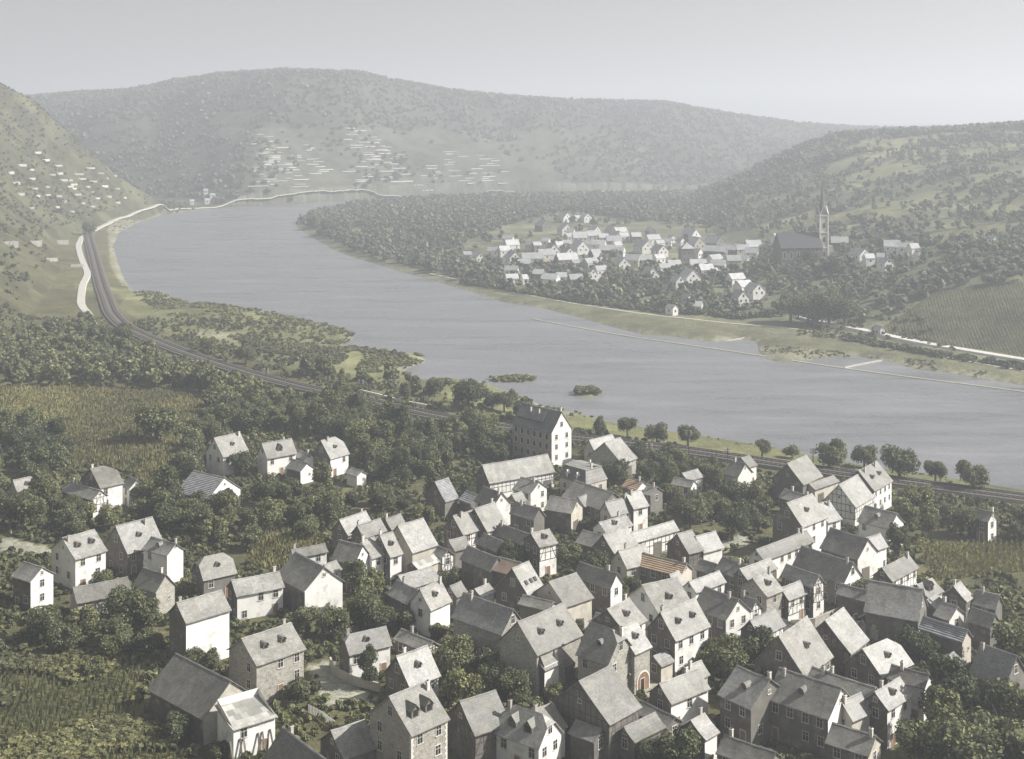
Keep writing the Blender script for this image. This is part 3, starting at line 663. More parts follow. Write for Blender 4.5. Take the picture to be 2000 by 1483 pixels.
# chimney, round dormer, gabled dormer, skylight
c_ = MB(); c_.box(-0.25, 0.25, -0.22, 0.22, -1.0, 1.0); c_.box(-0.3, 0.3, -0.27, 0.27, 1.0, 1.12, 0); c_.box(-0.12, 0.12, -0.1, 0.1, 1.12, 1.32, 1)
CHM = c_.build('chimney', [M['brick'], M['iron']])
def dormer(w, h, round_=False):
    a = MB(); D = h / 0.95 + 0.3; n = 7 if round_ else 2
    # front outline: upright cheeks then a gable or an arch
    top = [(-w/2, h*0.55)] + ([(-w/2*math.cos(t), h*0.55 + h*0.45*math.sin(t)) for t in np.linspace(0.3, math.pi-0.3, n)] if round_ else [(0, h*1.05)]) + [(w/2, h*0.55)]
    fr = [(-w/2, -0.2)] + top + [(w/2, -0.2)]
    a.poly([(x, 0, z) for x, z in fr][::-1], 0)
    for i in range(len(fr) - 1):
        (x0, z0), (x1, z1) = fr[i], fr[i + 1]
        a.poly([(x0, 0, z0), (x1, 0, z1), (x1, D, z1), (x0, D, z0)], 0)
    o = 0.13
    tp = [(top[0][0] - o, top[0][1] - o)] + [(x * 1.02, z + 0.03) for x, z in top[1:-1]] + [(top[-1][0] + o, top[-1][1] - o)]
    for i in range(len(tp) - 1):
        (x0, z0), (x1, z1) = tp[i], tp[i + 1]
        a.slab([(x0, -0.18, z0), (x1, -0.18, z1), (x1, D, z1), (x0, D, z0)], 0.06, 1)
    b = MB(); b.box(-w*0.3, w*0.3, -0.03, 0.02, 0.05, h*0.58)
    return a.build('dormer', [M['plank'], M['slate']]), b.build('pane', [M['glass']])
DR, DRP = dormer(1.0, 1.0, True); DG, DGP = dormer(1.5, 1.7)
s_ = MB(); s_.box(-0.35, 0.35, -0.45, 0.45, 0.0, 0.1); SKM = s_.build('roof_hatch', [M['iron']])

FOOT = []          # footprints (centre, axis, L, W)
LOG = []
def shellroof(L, a, h, r, ends=(0, 0), cell=1.4, thick=0.14, seed=0, mono=False):
    """gable roof with a slightly sagging old ridge; ends: half-hip depth at -x, +x"""
    q = random.Random(seed); mb = MB()
    if any(ends):
        c0, c1 = [e * a for e in ends]; t0, t1 = ends                     # share of slope cut away
        zt = lambda t: h + r * t
        lx, rx = -L/2, L/2
        for s in (-1, 1):
            P_ = [(lx, s*a, h), (rx, s*a, h)]
            if t1: P_ += [(rx, s*a*t1*0.55, h + r*(1 - t1*0.55)), (rx - c1*0.8, 0, h + r)]
            else: P_ += [(rx, 0, h + r)]
            if t0: P_ += [(lx + c0*0.8, 0, h + r), (lx, s*a*t0*0.55, h + r*(1 - t0*0.55))]
            else: P_ += [(lx, 0, h + r)]
            mb.slab(P_ if s < 0 else P_[::-1], thick)
        for t_, c_, x_, sg in ((t0, c0, lx, -1), (t1, c1, rx, 1)):
            if t_:
                mb.slab([(x_, -a*t_*0.55, h + r*(1 - t_*0.55)), (x_, a*t_*0.55, h + r*(1 - t_*0.55)), (x_ - sg*c_*0.8, 0, h + r)], thick)
        return mb
    nx, ny = max(2, int(L / cell)), 4
    sag = q.uniform(0.03, 0.13) * min(1, L / 9)
    ph = q.uniform(0, 6)
    def z(x, t):                                                           # t 0 eave .. 1 ridge
        u = x / L + 0.5
        zz = h + r * t - sag * 4 * u * (1 - u) * (0.35 + 0.65 * t) + 0.03 * math.sin(ph + x * 1.7 + t * 3)
        return zz - 0.10 * math.sin(t * math.pi) * 1.0
    for s in ((-1,) if mono else (-1, 1)):
        W2 = 2 * a if mono else a
        b = len(mb.v); g = lambda i, j, k: b + (i * (ny + 1) + j) * 2 + k
        for i in range(nx + 1):
            for j in range(ny + 1):
                x = -L/2 + L * i / nx; t = j / ny
                y = (-a + W2 * t) if mono else s * a * (1 - t)
                zz = z(x, t); mb.v += [(x, y, zz), (x, y, zz - thick)]
        for i in range(nx):
            for j in range(ny):
                A = [g(i, j, 0), g(i + 1, j, 0), g(i + 1, j + 1, 0), g(i, j + 1, 0)]
                B = [g(i, j, 1), g(i, j + 1, 1), g(i + 1, j + 1, 1), g(i + 1, j, 1)]
                if s > 0: A, B = A[::-1], B[::-1]
                mb.f += [A, B]; mb.m += [0, 0]
        for i in range(nx):
            for j in (0, ny):
                q_ = [g(i, j, 0), g(i, j, 1), g(i + 1, j, 1), g(i + 1, j, 0)]; mb.f.append(q_ if (j == 0) == (s < 0) else q_[::-1]); mb.m.append(0)
        for j in range(ny):
            for i in (0, nx):
                q_ = [g(i, j, 0), g(i, j + 1, 0), g(i, j + 1, 1), g(i, j, 1)]; mb.f.append(q_ if (i == 0) == (s < 0) else q_[::-1]); mb.m.append(1)
    if not mono:
        # ridge capping
        for i in range(nx):
            x0, x1 = -L/2 + L*i/nx, -L/2 + L*(i+1)/nx; z0, z1 = z(x0, 1), z(x1, 1)
            for s in (-1, 1):
                mb.slab([(x0, 0, z0+0.06), (x1, 0, z1+0.06), (x1, s*0.2, z1-0.08), (x0, s*0.2, z0-0.08)], 0.03, 1)
    return mb
def put(name, me_, parent, x, y, z, rz=0.0): return ob(name, me_, parent, (x, y, z), rz)
def window(root, x, y, z, rz, small=False):
    w = put('window', WS if small else WM, root, x, y, z, rz); ob('pane', PS if small else PM, w); return w
def house(e0, e1, rp, h, fl, label, cat):
    digits = [c for c in fl]
    e0, e1, rp = [tuple(float(k) for k in s.split(',')) for s in (e0, e1, rp)]
    # eave height above the sea of ground: iterate
    z = 8.0 + h
    for _ in range(6):
        A = np.array(P(*e0, z)); B = np.array(P(*e1, z)); c = (A + B) / 2
        n = np.array([-(B - A)[1], (B - A)[0]]); n /= np.linalg.norm(n)
        if n[1] < 0: n = -n
        g = float(T(*(c + n * 3))); z = 0.5 * z + 0.5 * (g + h)
    an = math.degrees(math.atan2(n[1], n[0])); tg = 131 if an > 92 else 50    # the village follows two directions; damp reading errors
    an2 = tg + max(-11, min(11, an - tg)); k_ = math.radians(an2 - an)
    if k_:
        R2 = np.array([[math.cos(k_), -math.sin(k_)], [math.sin(k_), math.cos(k_)]]); n = R2 @ n; B = A + R2 @ (B - A)
    u, v = (rp[0] - CX) / F, (rp[1] - HY) / F
    den = n[0] - u * n[1]; a = (u * A[1] - A[0]) / den if abs(den) > 0.12 else 4.0
    zr = HC - v * (A[1] + a * n[1]); r = zr - z
    L = float(np.linalg.norm(B - A)); mono = 'm' in fl
    if not mono and not 0.62 * a < r < 1.25 * a or a < 1.6:
        c_ = 0.72 if r < 0.7 * a else 1.1
        a = (HC - z - v * A[1]) / (c_ + v * n[1]); r = c_ * a
    LOG.append((label[:40], round(L, 1), round(a, 1), round(r, 1), round(z, 1), round(math.degrees(math.atan2(n[1], n[0])))))
    if mono: a = min(max(a, 2.5), 9); r = min(max(r, 0.2 * a), 0.8 * a); a /= 2
    else:
        a = min(max(a, 2.0), 8.5); r = min(max(r, 0.62 * a), 1.3 * a)
    L = min(max(L, 3.5), 26)
    ctr = (A + B) / 2 + n * a
    xa = np.array([n[1], -n[0]]); rz = math.atan2(xa[1], xa[0])
    zg = float(min(T(*(ctr + xa * sx * L / 2 + n * sy * a)) for sx in (-1, 1) for sy in (-1, 1)))
    zb = z - h
    name = dict(barn='barn', shed='shed', cottage='cottage', outbuilding='outbuilding', house='house', gatehouse='gatehouse').get(cat, 'lean_to')
    root = ob(name, None, None, (ctr[0], ctr[1], zb), rz)
    tag(root, label, cat, 'houses of the village below the viewer')
    FOOT.append((ctr, xa, n, L, 2 * a))
    q = random.Random(hash(label) & 0xffff if False else sum(map(ord, label)))
    wm = {'W': 'white', 'C': 'cream', 'G': 'grey', 'S': 'stone'}[fl[0]]
    rm = {'s': 'slate', 'p': 'slate_pale', 'r': 'redtile', 'y': 'greytile', 'x': 'patched', 'u': 'rust'}[fl[1]]
    if rm == 'slate' and q.random() < 0.3: rm = 'slate_pale'
    o = 0.42; aw = a - o; Lw = L - 2 * 0.28; base = -(zb - zg) - 1.2; sl = r / a
    hw = h - 0.02 + 0.0; top = h + (a - (a - aw)) * 0  # eave underside
    hE = h + o * sl - 0.2                                                   # wall top at the wall face, under the slates
    g_ = -1 if n[0] < 0 else 1
    tl = 'l' in fl; th = 'h' in fl; end0, end1 = (0.62 if tl else 0), (0.62 if th else 0)
    # walls: one closed shell, gables included
    w = MB()
    if mono:
        hB = h + (2 * a - o) * sl - 0.2
        prof = [(-aw, base), (aw, base), (aw, hB), (-aw, hE)]
    else:
        prof = [(-aw, base), (aw, base), (aw, hE), (0, h + r - 0.22), (-aw, hE)]
    def endp(x, cut):
        if not cut or mono: return [(x, y_, z_) for y_, z_ in prof]
        zc = h + r * (1 - cut * 0.55) - 0.2; yc = aw * cut * 0.55
        return [(x, -aw, base), (x, aw, base), (x, aw, hE), (x, yc, zc), (x, -yc, zc), (x, -aw, hE)]
    # shade put into the colour: usually a darker wall away from the sun
    sm = wm if q.random() < 0.3 or fl[0] == 'S' else 'shadewall'; k1, k2 = (1, 0) if g_ < 0 else (0, 1)
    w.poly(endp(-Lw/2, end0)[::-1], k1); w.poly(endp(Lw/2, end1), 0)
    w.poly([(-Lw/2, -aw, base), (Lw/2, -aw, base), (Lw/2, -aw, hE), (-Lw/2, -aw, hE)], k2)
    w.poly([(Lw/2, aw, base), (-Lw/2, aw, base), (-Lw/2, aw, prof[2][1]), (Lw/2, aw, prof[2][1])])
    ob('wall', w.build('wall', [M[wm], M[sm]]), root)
    ro = ob('roof', shellroof(L, a, h, r, (end0, end1) if not mono else (0, 0), seed=q.random(), mono=mono).build('roof', [M[rm], M['slate_pale']]), root)
    # which gable is seen
    g = -1 if n[0] < 0 else 1
    barn = 'b' in fl; timber = 't' in fl
    fh = 2.75; st = int([c for c in fl if c in '12'][-1]) if any(c in '12' for c in fl.replace('d1', '').replace('d2', '').replace('D1', '').replace('D2', '').replace('k4','').replace('k3','')) else 0
    if not st and not barn and name in ('house', 'cottage'): st = 1 if h < 5 else 2
    st = min(st, max(1, int((h + 0.9) / fh))) if st else 0
    ncol = max(1, int(Lw / (2.5 if st else 4)))
    doorc = q.randrange(ncol) if ncol > 1 else 0
    def fz(k): return h - 1.75 - (st - 1 - k) * fh                          # windows hang a little below the eave
    if not mono or True:
        for k in range(st):
            for i in range(ncol):
                x = (i + 0.5) / ncol * Lw - Lw / 2 + q.uniform(-0.15, 0.15)
                if k == 0 and i == doorc: continue
                if q.random() < 0.1: continue
                if label.startswith('big blank') and not (i == ncol // 2): continue
                if fz(k) > 0.3: window(root, x, -aw, fz(k), 0)
    if 'blank' not in label or name == 'house':
        x = (doorc + 0.5) / ncol * Lw - Lw / 2
        if barn and Lw > 6: put('barn_door', BDM, root, x, -aw, 0.0)
        elif st: put('door', DM, root, x, -aw, 0.0)
    # gable windows on both ends
    for s in (-1, 1):
        if (tl and s < 0) or (th and s > 0): pass
        if mono: continue
        xx, rr = s * Lw / 2, s * math.pi / 2
        if 'blank' in label and s == g: 
            window(root, xx, 0.1, h + r * 0.5, rr, True); continue
        if not barn:
            for k in range(max(1, st) if st else 1):
                zz = fz(k) if st else h - 1.6
                if zz < 0.2: continue
                for y_ in ((-aw * 0.5, aw * 0.45) if aw > 2.6 else (0.0,)):
                    if q.random() < 0.8: window(root, xx, y_ * s, zz, rr)
        if r > 3 or q.random() < 0.5: window(root, xx, 0.0, h + r * 0.3, rr, not (r > 3.6 and not barn))
        elif barn: window(root, xx, aw * 0.4, h * 0.55, rr, True)
        if barn and s == g and aw > 3: put('barn_door', BDM, root, xx, -aw * 0.2 * s, 0.0, rr)
    # timber framing on front and both ends
    if timber:
        t = MB(); nf = max(3, int(Lw / 1.25))
        lo = 0.1 if h < 4.6 else max(0.1, h - 3.1)
        for i in range(nf + 1):
            x = -Lw/2 + 0.1 + (Lw - 0.2) * i / nf; t.bar((x, -aw, lo), (x, -aw, hE), 0.13, 0.035, (0, -1, 0))
        for zz in (lo, (lo + hE) / 2, hE - 0.1): t.bar((-Lw/2, -aw, zz), (Lw/2, -aw, zz), 0.16, 0.03, (0, -1, 0))
        t.bar((-Lw/2+0.1, -aw, lo), (-Lw/2 + Lw/nf, -aw, hE), 0.14, 0.032, (0, -1, 0)); t.bar((Lw/2-0.1, -aw, lo), (Lw/2 - Lw/nf, -aw, hE), 0.14, 0.032, (0, -1, 0))
        for s in (-1, 1):
            X = s * Lw / 2; ng = max(4, int(2 * aw / 1.1)); cut = end0 if s < 0 else end1
            tz = lambda y_: min(hE + (aw - abs(y_)) * sl - 0.15, h + r * (1 - cut * 0.55) - 0.3 if cut else 99)
            for i in range(ng + 1):
                y_ = -aw + 0.1 + (2 * aw - 0.2) * i / ng; t.bar((X, y_, lo), (X, y_, max(lo + 0.3, tz(y_) - 0.1)), 0.12, 0.035, (s, 0, 0))
            for zz in (lo, (lo + hE) / 2, hE, hE + (r * 0.4), hE + r * 0.68):
                yy = aw if zz <= hE else max(0.3, aw - (zz - hE) / sl - 0.1)
                if zz > tz(0): continue
                t.bar((X, -yy, zz), (X, yy, zz), 0.15, 0.03, (s, 0, 0))
            for e in (-1, 1):
                t.bar((X, e * (aw - 0.1), lo), (X, e * (aw - 1.6), hE), 0.13, 0.032, (s, 0, 0))
        ob('timber_frame', t.build('timber_frame', [M['wood']]), root)
    # roof furniture
    if 'c' in fl or (name == 'house' and q.random() < 0.3):
        for k in range(2 if L > 11 and q.random() < 0.5 else 1):
            x = q.choice((-0.38, -0.2, 0.25, 0.4)) * L if k == 0 else -q.choice((-0.35, 0.3)) * L
            y = q.uniform(0.05, 0.22) * a * q.choice((-1, 1)); put('chimney', CHM, ro, x, y, h + r - abs(y) * sl)
    nd = 0
    for ch in ('d', 'D', 'k'):
        i = fl.find(ch)
        if i >= 0 and i + 1 < len(fl) and fl[i + 1].isdigit(): nd = int(fl[i + 1]); kind = ch; 
        elif i >= 0: continue
        else: continue
        for j in range(nd):
            x = ((j + 0.5) / nd - 0.5) * L * (0.78 if nd > 1 else 0.1) + q.uniform(-0.3, 0.3)
            tt = 0.36 if ch == 'D' else 0.46
            y = -a * (1 - tt); zz = h + r * tt
            if ch == 'k' and nd == 3: o_ = put('roof_hatch', SKM, ro, x, y, zz + 0.02); o_.rotation_euler = (math.atan(sl), 0, 0)
            elif ch == 'D': o_ = put('dormer', DG, ro, x, y, zz); ob('pane', DGP, o_)
            else: o_ = put('dormer', DR, ro, x, y, zz - 0.1); ob('pane', DRP, o_)
    if 'k' in fl and fl[0] == 'S':                                          # cornerstones
        t = MB()
        for i in range(int(h / 0.42)):
            e = 0.28 + 0.14 * (i % 2); zz = i * 0.42
            for s in (-1, 1):
                t.box(min(s*Lw/2, s*(Lw/2-e)), max(s*Lw/2, s*(Lw/2-e)) , -aw-0.03, -aw+0.01, zz, zz+0.36)
                t.box(min(s*Lw/2-0.01*s, s*(Lw/2+0.03)), max(s*Lw/2-0.01*s, s*(Lw/2+0.03)), -aw-0.03, -aw+0.42-e*0.3, zz, zz+0.36)
        ob('quoin', t.build('quoin', [M['wallstone']]), root)
    if 'a1' in fl:                                                          # arched gateway
        t = MB(); n_ = 12; R_ = 1.5
        arc = [(-R_, 0)] + [(-R_ * math.cos(k), 2.2 + R_ * math.sin(k)) for k in np.linspace(0, math.pi, n_)] + [(R_, 0)]
        t.poly([(x, -aw - 0.06, z_) for x, z_ in arc][::-1], 0)
        for i in range(len(arc) - 1):
            (x0, z0), (x1, z1) = arc[i], arc[i + 1]; f_ = 1.16
            t.slab([(x0, -aw-0.1, z0), (x1, -aw-0.1, z1), (x1*f_, -aw-0.1, z1 + (z1-2.2)*0.16*(z1>2.2)), (x0*f_, -aw-0.1, z0 + (z0-2.2)*0.16*(z0>2.2))], 0.14, 1)
        ob('gate', t.build('gate', [M['doorwood'], M['wallstone']]), root, (0.2, 0, -0.6))
    if label.startswith('white lean-to shed'):
        for i, x in enumerate((-3.6, -2.3, -1.6, 0.4, 1.5, 2.9)):
            t = MB(); t.bar((x, -aw - 1.1, -0.8), (x + q.uniform(-.5, .9), -aw - 0.1, 3.3), 0.28, 0.04, (0, -0.95, 0.2))
            tag(ob('plank', t.build('plank', [M['wood'] if i % 2 else M['plank']]), None, (ctr[0], ctr[1], zb), rz), 'long plank leaning on the wall of the patched-roof shed', 'plank', 'planks leaning on the patched-roof shed')
    return root
for line in HOUSES.strip().splitlines():
    a_, lab, cat = line.split('|'); p = a_.split()
    house(p[0], p[1], p[2], float(p[3]), p[4] + ''.join(p[5:]), lab, cat)

# ---- the tall mill, gable to the light
def special(ctr, rz, z, name, label, cat):
    return tag(ob(name, None, None, (ctr[0], ctr[1], z), rz), label, cat, 'houses of the village below the viewer')
def axes(e0, e1, h):
    z = 8 + h
    for _ in range(6):
        A = np.array(P(*e0, z)); B = np.array(P(*e1, z)); n = np.array([-(B - A)[1], (B - A)[0]]); n /= np.linalg.norm(n)
        if n[1] < 0: n = -n
        z = float(T(*((A + B) / 2 + n * 4))) + h
    return A, B, n, z
h = 9.6; A, B, n, z = axes((1077, 847), (1034, 836), h)
a = 4.3; L = 17.0; r = 5.6; xa = np.array([n[1], -n[0]]); ctr = A - xa * L / 2 + n * a; zb = z - h
root = special(ctr, math.atan2(xa[1], xa[0]), zb, 'mill', 'tall white-gabled mill with rows of arched windows beside the railway', 'mill')
FOOT.append((ctr, xa, n, L, 2 * a))
w = MB(); prof = [(-a+.3, -2), (a-.3, -2), (a-.3, h+.1), (0, h+r-.2), (-a+.3, h+.1)]
w.poly([(-L/2+.2, y, z_) for y, z_ in prof][::-1], 1); w.poly([(L/2-.2, y, z_) for y, z_ in prof], 0)
for s in (-1, 1): w.poly([(-L/2+.2, s*(a-.3), -2), (L/2-.2, s*(a-.3), -2), (L/2-.2, s*(a-.3), h+.1), (-L/2+.2, s*(a-.3), h+.1)][::-s], 1)
ob('wall', w.build('wall', [M['white'], M['stone']]), root)
ro = ob('roof', shellroof(L, a, h, r, seed=5).build('roof', [M['slate_dark'], M['slate']]), root)
t = MB(); t.slab([(-L/2+1, -a*0.75, h+r*.42), (L/2-5, -a*0.75, h+r*.42), (L/2-5, -a*.2, h+r*.86), (-L/2+1, -a*.2, h+r*.86)], 0.5); ob('raised_roof', t.build('raised_roof', [M['slate_dark']]), ro)
for x in (-3, 0.5): put('chimney', CHM, ro, x, -a*.35, h+r*.75)
put('chimney', CHM, ro, L/2-1, 0.4, h+r)
a1, pz = MB(), MB()
arc = [(-0.55, 0), (-0.55, 1.3), (-0.3, 1.65), (0, 1.75), (0.3, 1.65), (0.55, 1.3), (0.55, 0)]
pz.poly([(x, -0.03, z_) for x, z_ in arc][::-1])
for i in range(len(arc)-1):
    (x0, z0), (x1, z1) = arc[i], arc[i+1]; a1.slab([(x0, -.06, z0), (x1, -.06, z1), (x1*1.25, -.06, z1+.12*(z1>1)), (x0*1.25, -.06, z0+.12*(z0>1))], .06)
a1.box(-.7, .7, -.12, 0, -.12, 0)
AW, AP = a1.build('arched_window', [M['frame']]), pz.build('pane', [M['glass']])
for k, zz in enumerate((1.6, 4.6, 7.4)):
    for i in range(6):
        o = put('arched_window', AW, root, -L/2 + 1.8 + i*2.6, -a+.3, zz); ob('pane', AP, o)
    for y in (-2.1, 2.1): window(root, L/2-.2, y, zz + 0.1, math.pi/2)
window(root, L/2-.2, 0, h+1.3, math.pi/2)
# ---- the mansard house
h = 4.6; A, B, n, z = axes((1144, 947), (1096, 933), h)
a = 3.9; L = 9.5; xa = np.array([n[1], -n[0]]); ctr = A - xa * L / 2 + n * a; zb = z - h
root = special(ctr, math.atan2(xa[1], xa[0]), zb, 'mansard_house', 'house with black mansard roof, white star dormers and a flat pale top', 'house')
FOOT.append((ctr, xa, n, L, 2 * a))
w = MB(); w.box(-L/2, L/2, -a, a, -2, h); ob('wall', w.build('wall', [M['cream']]), root)
w = MB(); i_ = 1.0; H = 3.3
lo = [(-L/2-.25, -a-.25), (L/2+.25, -a-.25), (L/2+.25, a+.25), (-L/2-.25, a+.25)]; hi = [(-L/2+i_, -a+i_), (L/2-i_, -a+i_), (L/2-i_, a-i_), (-L/2+i_, a-i_)]
for i in range(4):
    j = (i+1) % 4; w.poly([(*lo[i], h), (*lo[j], h), (*hi[j], h+H), (*hi[i], h+H)], 1 if i == 1 else 0)
w.poly([(*p_, h) for p_ in lo][::-1]); 
ob('roof', w.build('roof', [M['slate_dark'], M['slate_pale']]), root)
w = MB(); w.box(-L/2+i_-.2, L/2-i_+.2, -a+i_-.2, a-i_+.2, h+H-.02, h+H+.16)
rt = ob('roof_top', w.build('roof_top', [M['slate_pale']]), root)
w = MB()
for k in (0.25, -0.25): w.slab([(-L/2+i_, 0, h+H+.75), (L/2-i_, 0, h+H+.75), (L/2-i_, (a-i_)*(1 if k>0 else -1), h+H+.17), (-L/2+i_, (a-i_)*(1 if k>0 else -1), h+H+.17)], .05)
ob('ridge', w.build('ridge', [M['slate_pale']]), rt)
for x in (-1.7, 1.9):
    w = MB()
    for (p0, p1) in (((-.45, 0), (0, 1.0)), ((0, 1.0), (.45, 0))): w.slab([(p0[0], -.6, p0[1]), (p1[0], -.6, p1[1]), (p1[0], .3, p1[1]), (p0[0], .3, p0[1])], .08)
    w.poly([(-.45, -.5, 0), (.45, -.5, 0), (0, -.5, 1.0)]); w.poly([(-.45, -.5, 0), (0, -.5, -1.0), (.45, -.5, 0)])
    ob('dormer', w.build('dormer', [M['white']]), root, (x, -a+.15, h+1.7))
put('chimney', CHM, root, 1.5, 1.0, h+H+.5); put('chimney', CHM, root, L/2-1.3, -0.5, h+H+.3)
for k in (-2.9, 0.0, 2.6): window(root, k, -a, 2.3, 0)
for k in (-1.8, 1.6): window(root, L/2, k, 2.3, math.pi/2); 
put('door', DM, root, -1.4, -a, 0.0)
# ---- ruin beside the timber-gabled barn
x0, y0, z0 = hit1(1707, 1232)
root = tag(ob('ruined_shed', None, None, (x0, y0, z0), math.radians(45)), 'roofless crumbling shed full of rubble beside the steep plain barn', 'ruin')
w = MB(); q = random.Random(3)
for s, (xa_, xb_, ya_, yb_) in enumerate(((-4,4,-3,-2.6),(-4,4,2.6,3),(-4,-3.6,-2.6,2.6),(3.6,4,-2.6,2.6))):
    for k in range(6):
        if s < 2: w.box(xa_+(xb_-xa_)*k/6, xa_+(xb_-xa_)*(k+1)/6-.02, ya_, yb_, -1, q.uniform(1.6, 3.2))
        else: w.box(xa_, xb_, ya_+(yb_-ya_)*k/6, ya_+(yb_-ya_)*(k+1)/6-.02, -1, q.uniform(1.6, 3.0))
ob('wall', w.build('wall', [M['stone']]), root)
w = MB()
for k in range(60):
    x, y, s = q.uniform(-3.4, 3.4), q.uniform(-2.4, 2.4), q.uniform(.2, .6); zz = 1.2 + q.uniform(0, .8)
    w.slab([(x-s, y-s, zz), (x+s, y-s*.6, zz+q.uniform(-.2,.3)), (x+s*.7, y+s, zz+q.uniform(-.2,.3))], .2)
ob('rubble', w.build('rubble', [M['cream']]), root)
# picket fence and garden walls by the garden cottage
def wall_line(name, label, cat, pts, hgt, w_, m_, picket=False):
    W_ = [hit1(*p) for p in pts]; mb = MB()
    for (xa_, ya_, _), (xb_, yb_, _) in zip(W_[:-1], W_[1:]):
        d = math.hypot(xb_-xa_, yb_-ya_); k = max(1, int(d / (0.35 if picket else 2.0)))
        for i in range(k):
            p0 = (xa_+(xb_-xa_)*i/k, ya_+(yb_-ya_)*i/k); p1 = (xa_+(xb_-xa_)*(i+(.5 if picket else 1))/k, ya_+(yb_-ya_)*(i+(.5 if picket else 1))/k)
            zz = float(T(*p0)); mb.bar((*p0, zz+hgt/2-.3), (*p1, float(T(*p1))+hgt/2-.3), hgt+.6, w_, np.array([-(p1[1]-p0[1]), p1[0]-p0[0], 0])/max(1e-6, math.dist(p0, p1)))
    return tag(ob(name, mb.build(name, [m_])), label, cat)
wall_line('picket_fence', 'pale picket fence along the garden in front of the stone house', 'fence', [(602,1392),(628,1405),(655,1425)], 1.3, .04, M['frame'], True)
wall_line('garden_wall', 'pale courtyard wall beside the white garden cottage', 'wall', [(645,1300),(652,1318),(690,1338),(742,1352)], 1.5, .15, M['cream'])
wall_line('garden_wall', 'garden wall running beside the arched gateway', 'wall', [(1278,1320),(1300,1316),(1322,1305)], 1.6, .15, M['stone'])
wall_line('garden_wall', 'long white wall by the railway orchard near the mill', 'wall', [(905,850),(925,856),(945,866)], 2.2, .15, M['white'])
wall_line('garden_wall', 'low white wall enclosing the tracks by the river trees', 'wall', [(703,766),(740,775),(790,788),(840,797)], 1.0, .2, M['white'])
wall_line('garden_wall', 'grey retaining wall behind the gardens by the broad tiled barn', 'wall', [(297,972),(320,966),(342,960)], 1.6, .4, M['white'])
wall_line('garden_wall', 'wall around the farmyard with the brown door', 'wall', [(1545,1225),(1590,1222),(1640,1200)], 1.4, .2, M['stone'])
# ------------------------------------------------------------------ the village over the river
# roof centre x, y and width in photo pixels; e eaves to the viewer, g gable to the viewer
FAR = '''912,494,13e 935,499,15g 964,487,18e 985,486,18e 992,463,17e 999,475,22e 1003,499,19g 1038,475,14g 1048,476,14e 1061,438,18g 1040,501,34e 1064,494,24e 1078,485,18g 1066,468,12e
1103,445,18g 1115,450,12e 1113,459,17e 1132,461,22e 1101,422,16g 1143,422,14g 1127,424,10e 1160,447,14g 1159,457,22e 1195,448,16g 1211,450,20e 1178,461,16e 1199,467,24e 1203,457,15g
1218,459,15e 1108,473,15e 1092,476,14e 1132,480,22g 1148,474,14e 1169,474,22e 1206,476,13e 1187,485,24e 1162,492,18e 1210,486,16e 1106,503,34e 1108,490,16g 1124,510,12e 1082,504,12e
1136,508,10e 1153,510,24e 1164,499,12e 1176,499,12g 1024,511,20e 999,524,21e 999,540,20e 1024,541,10e 1052,531,17e 1075,541,26e 1097,537,16e 1124,541,22e 1153,531,17g 1173,524,19e
1214,511,20g 1236,504,24e 1260,504,22e 1288,485,18g 1287,501,17e 1270,531,20g 1298,519,20e 1316,515,22e 1271,448,12g 1275,464,22e 1256,478,24g 1242,459,16e 1288,472,14e 1312,462,10g 1303,469,14e
1329,468,10g 1349,457,22g 1360,473,20g 1395,471,22g 1397,487,34e 1426,484,22e 1449,484,22e 1470,478,26e 1468,490,20e 1362,490,12g 1396,503,24e 1403,514,22e 1417,501,10g 1432,505,22e
1451,503,18e 1363,513,26e 1378,523,24e 1395,527,12e 1347,537,24g 1324,545,18g 1437,540,26e 1452,555,28e 1445,576,20g 1474,561,22g 1522,462,22e 1342,577,12g 1312,597,12g 1365,593,11e
1640,470,26e 1679,493,22g 1697,500,16e 1720,498,12e 1730,509,16g 1742,477,24e 1762,479,18e 1784,481,16e 1938,462,9g 1717,634,9g'''
items = []
for tok in FAR.split():
    k = tok[-1]; x, y, w = [float(v) for v in tok[:-1].split(',')]; items.append((x, y, w, k))
items.sort(key=lambda t: t[1])
FARFOOT = []
rowdef = [(0, 456, 'topmost row'), (456, 468, 'second row from top'), (468, 480, 'third row from top'), (480, 493, 'middle row'), (493, 508, 'row below the middle'), (508, 530, 'third row from water'), (530, 560, 'second row from water'), (560, 700, 'row nearest the water')]
ordn = ['first', 'second', 'third', 'fourth', 'fifth', 'sixth', 'seventh', 'eighth', 'ninth', 'tenth', 'eleventh', 'twelfth', 'thirteenth', 'fourteenth', 'fifteenth', 'sixteenth', 'seventeenth', 'eighteenth', 'nineteenth', 'twentieth', 'twenty-first', 'twenty-second']
WFS = MB(); WFS.box(-.5, .5, -.06, .02, 0, 1.2); WFS = WFS.build('window', [M['glass']])
q = random.Random(5)
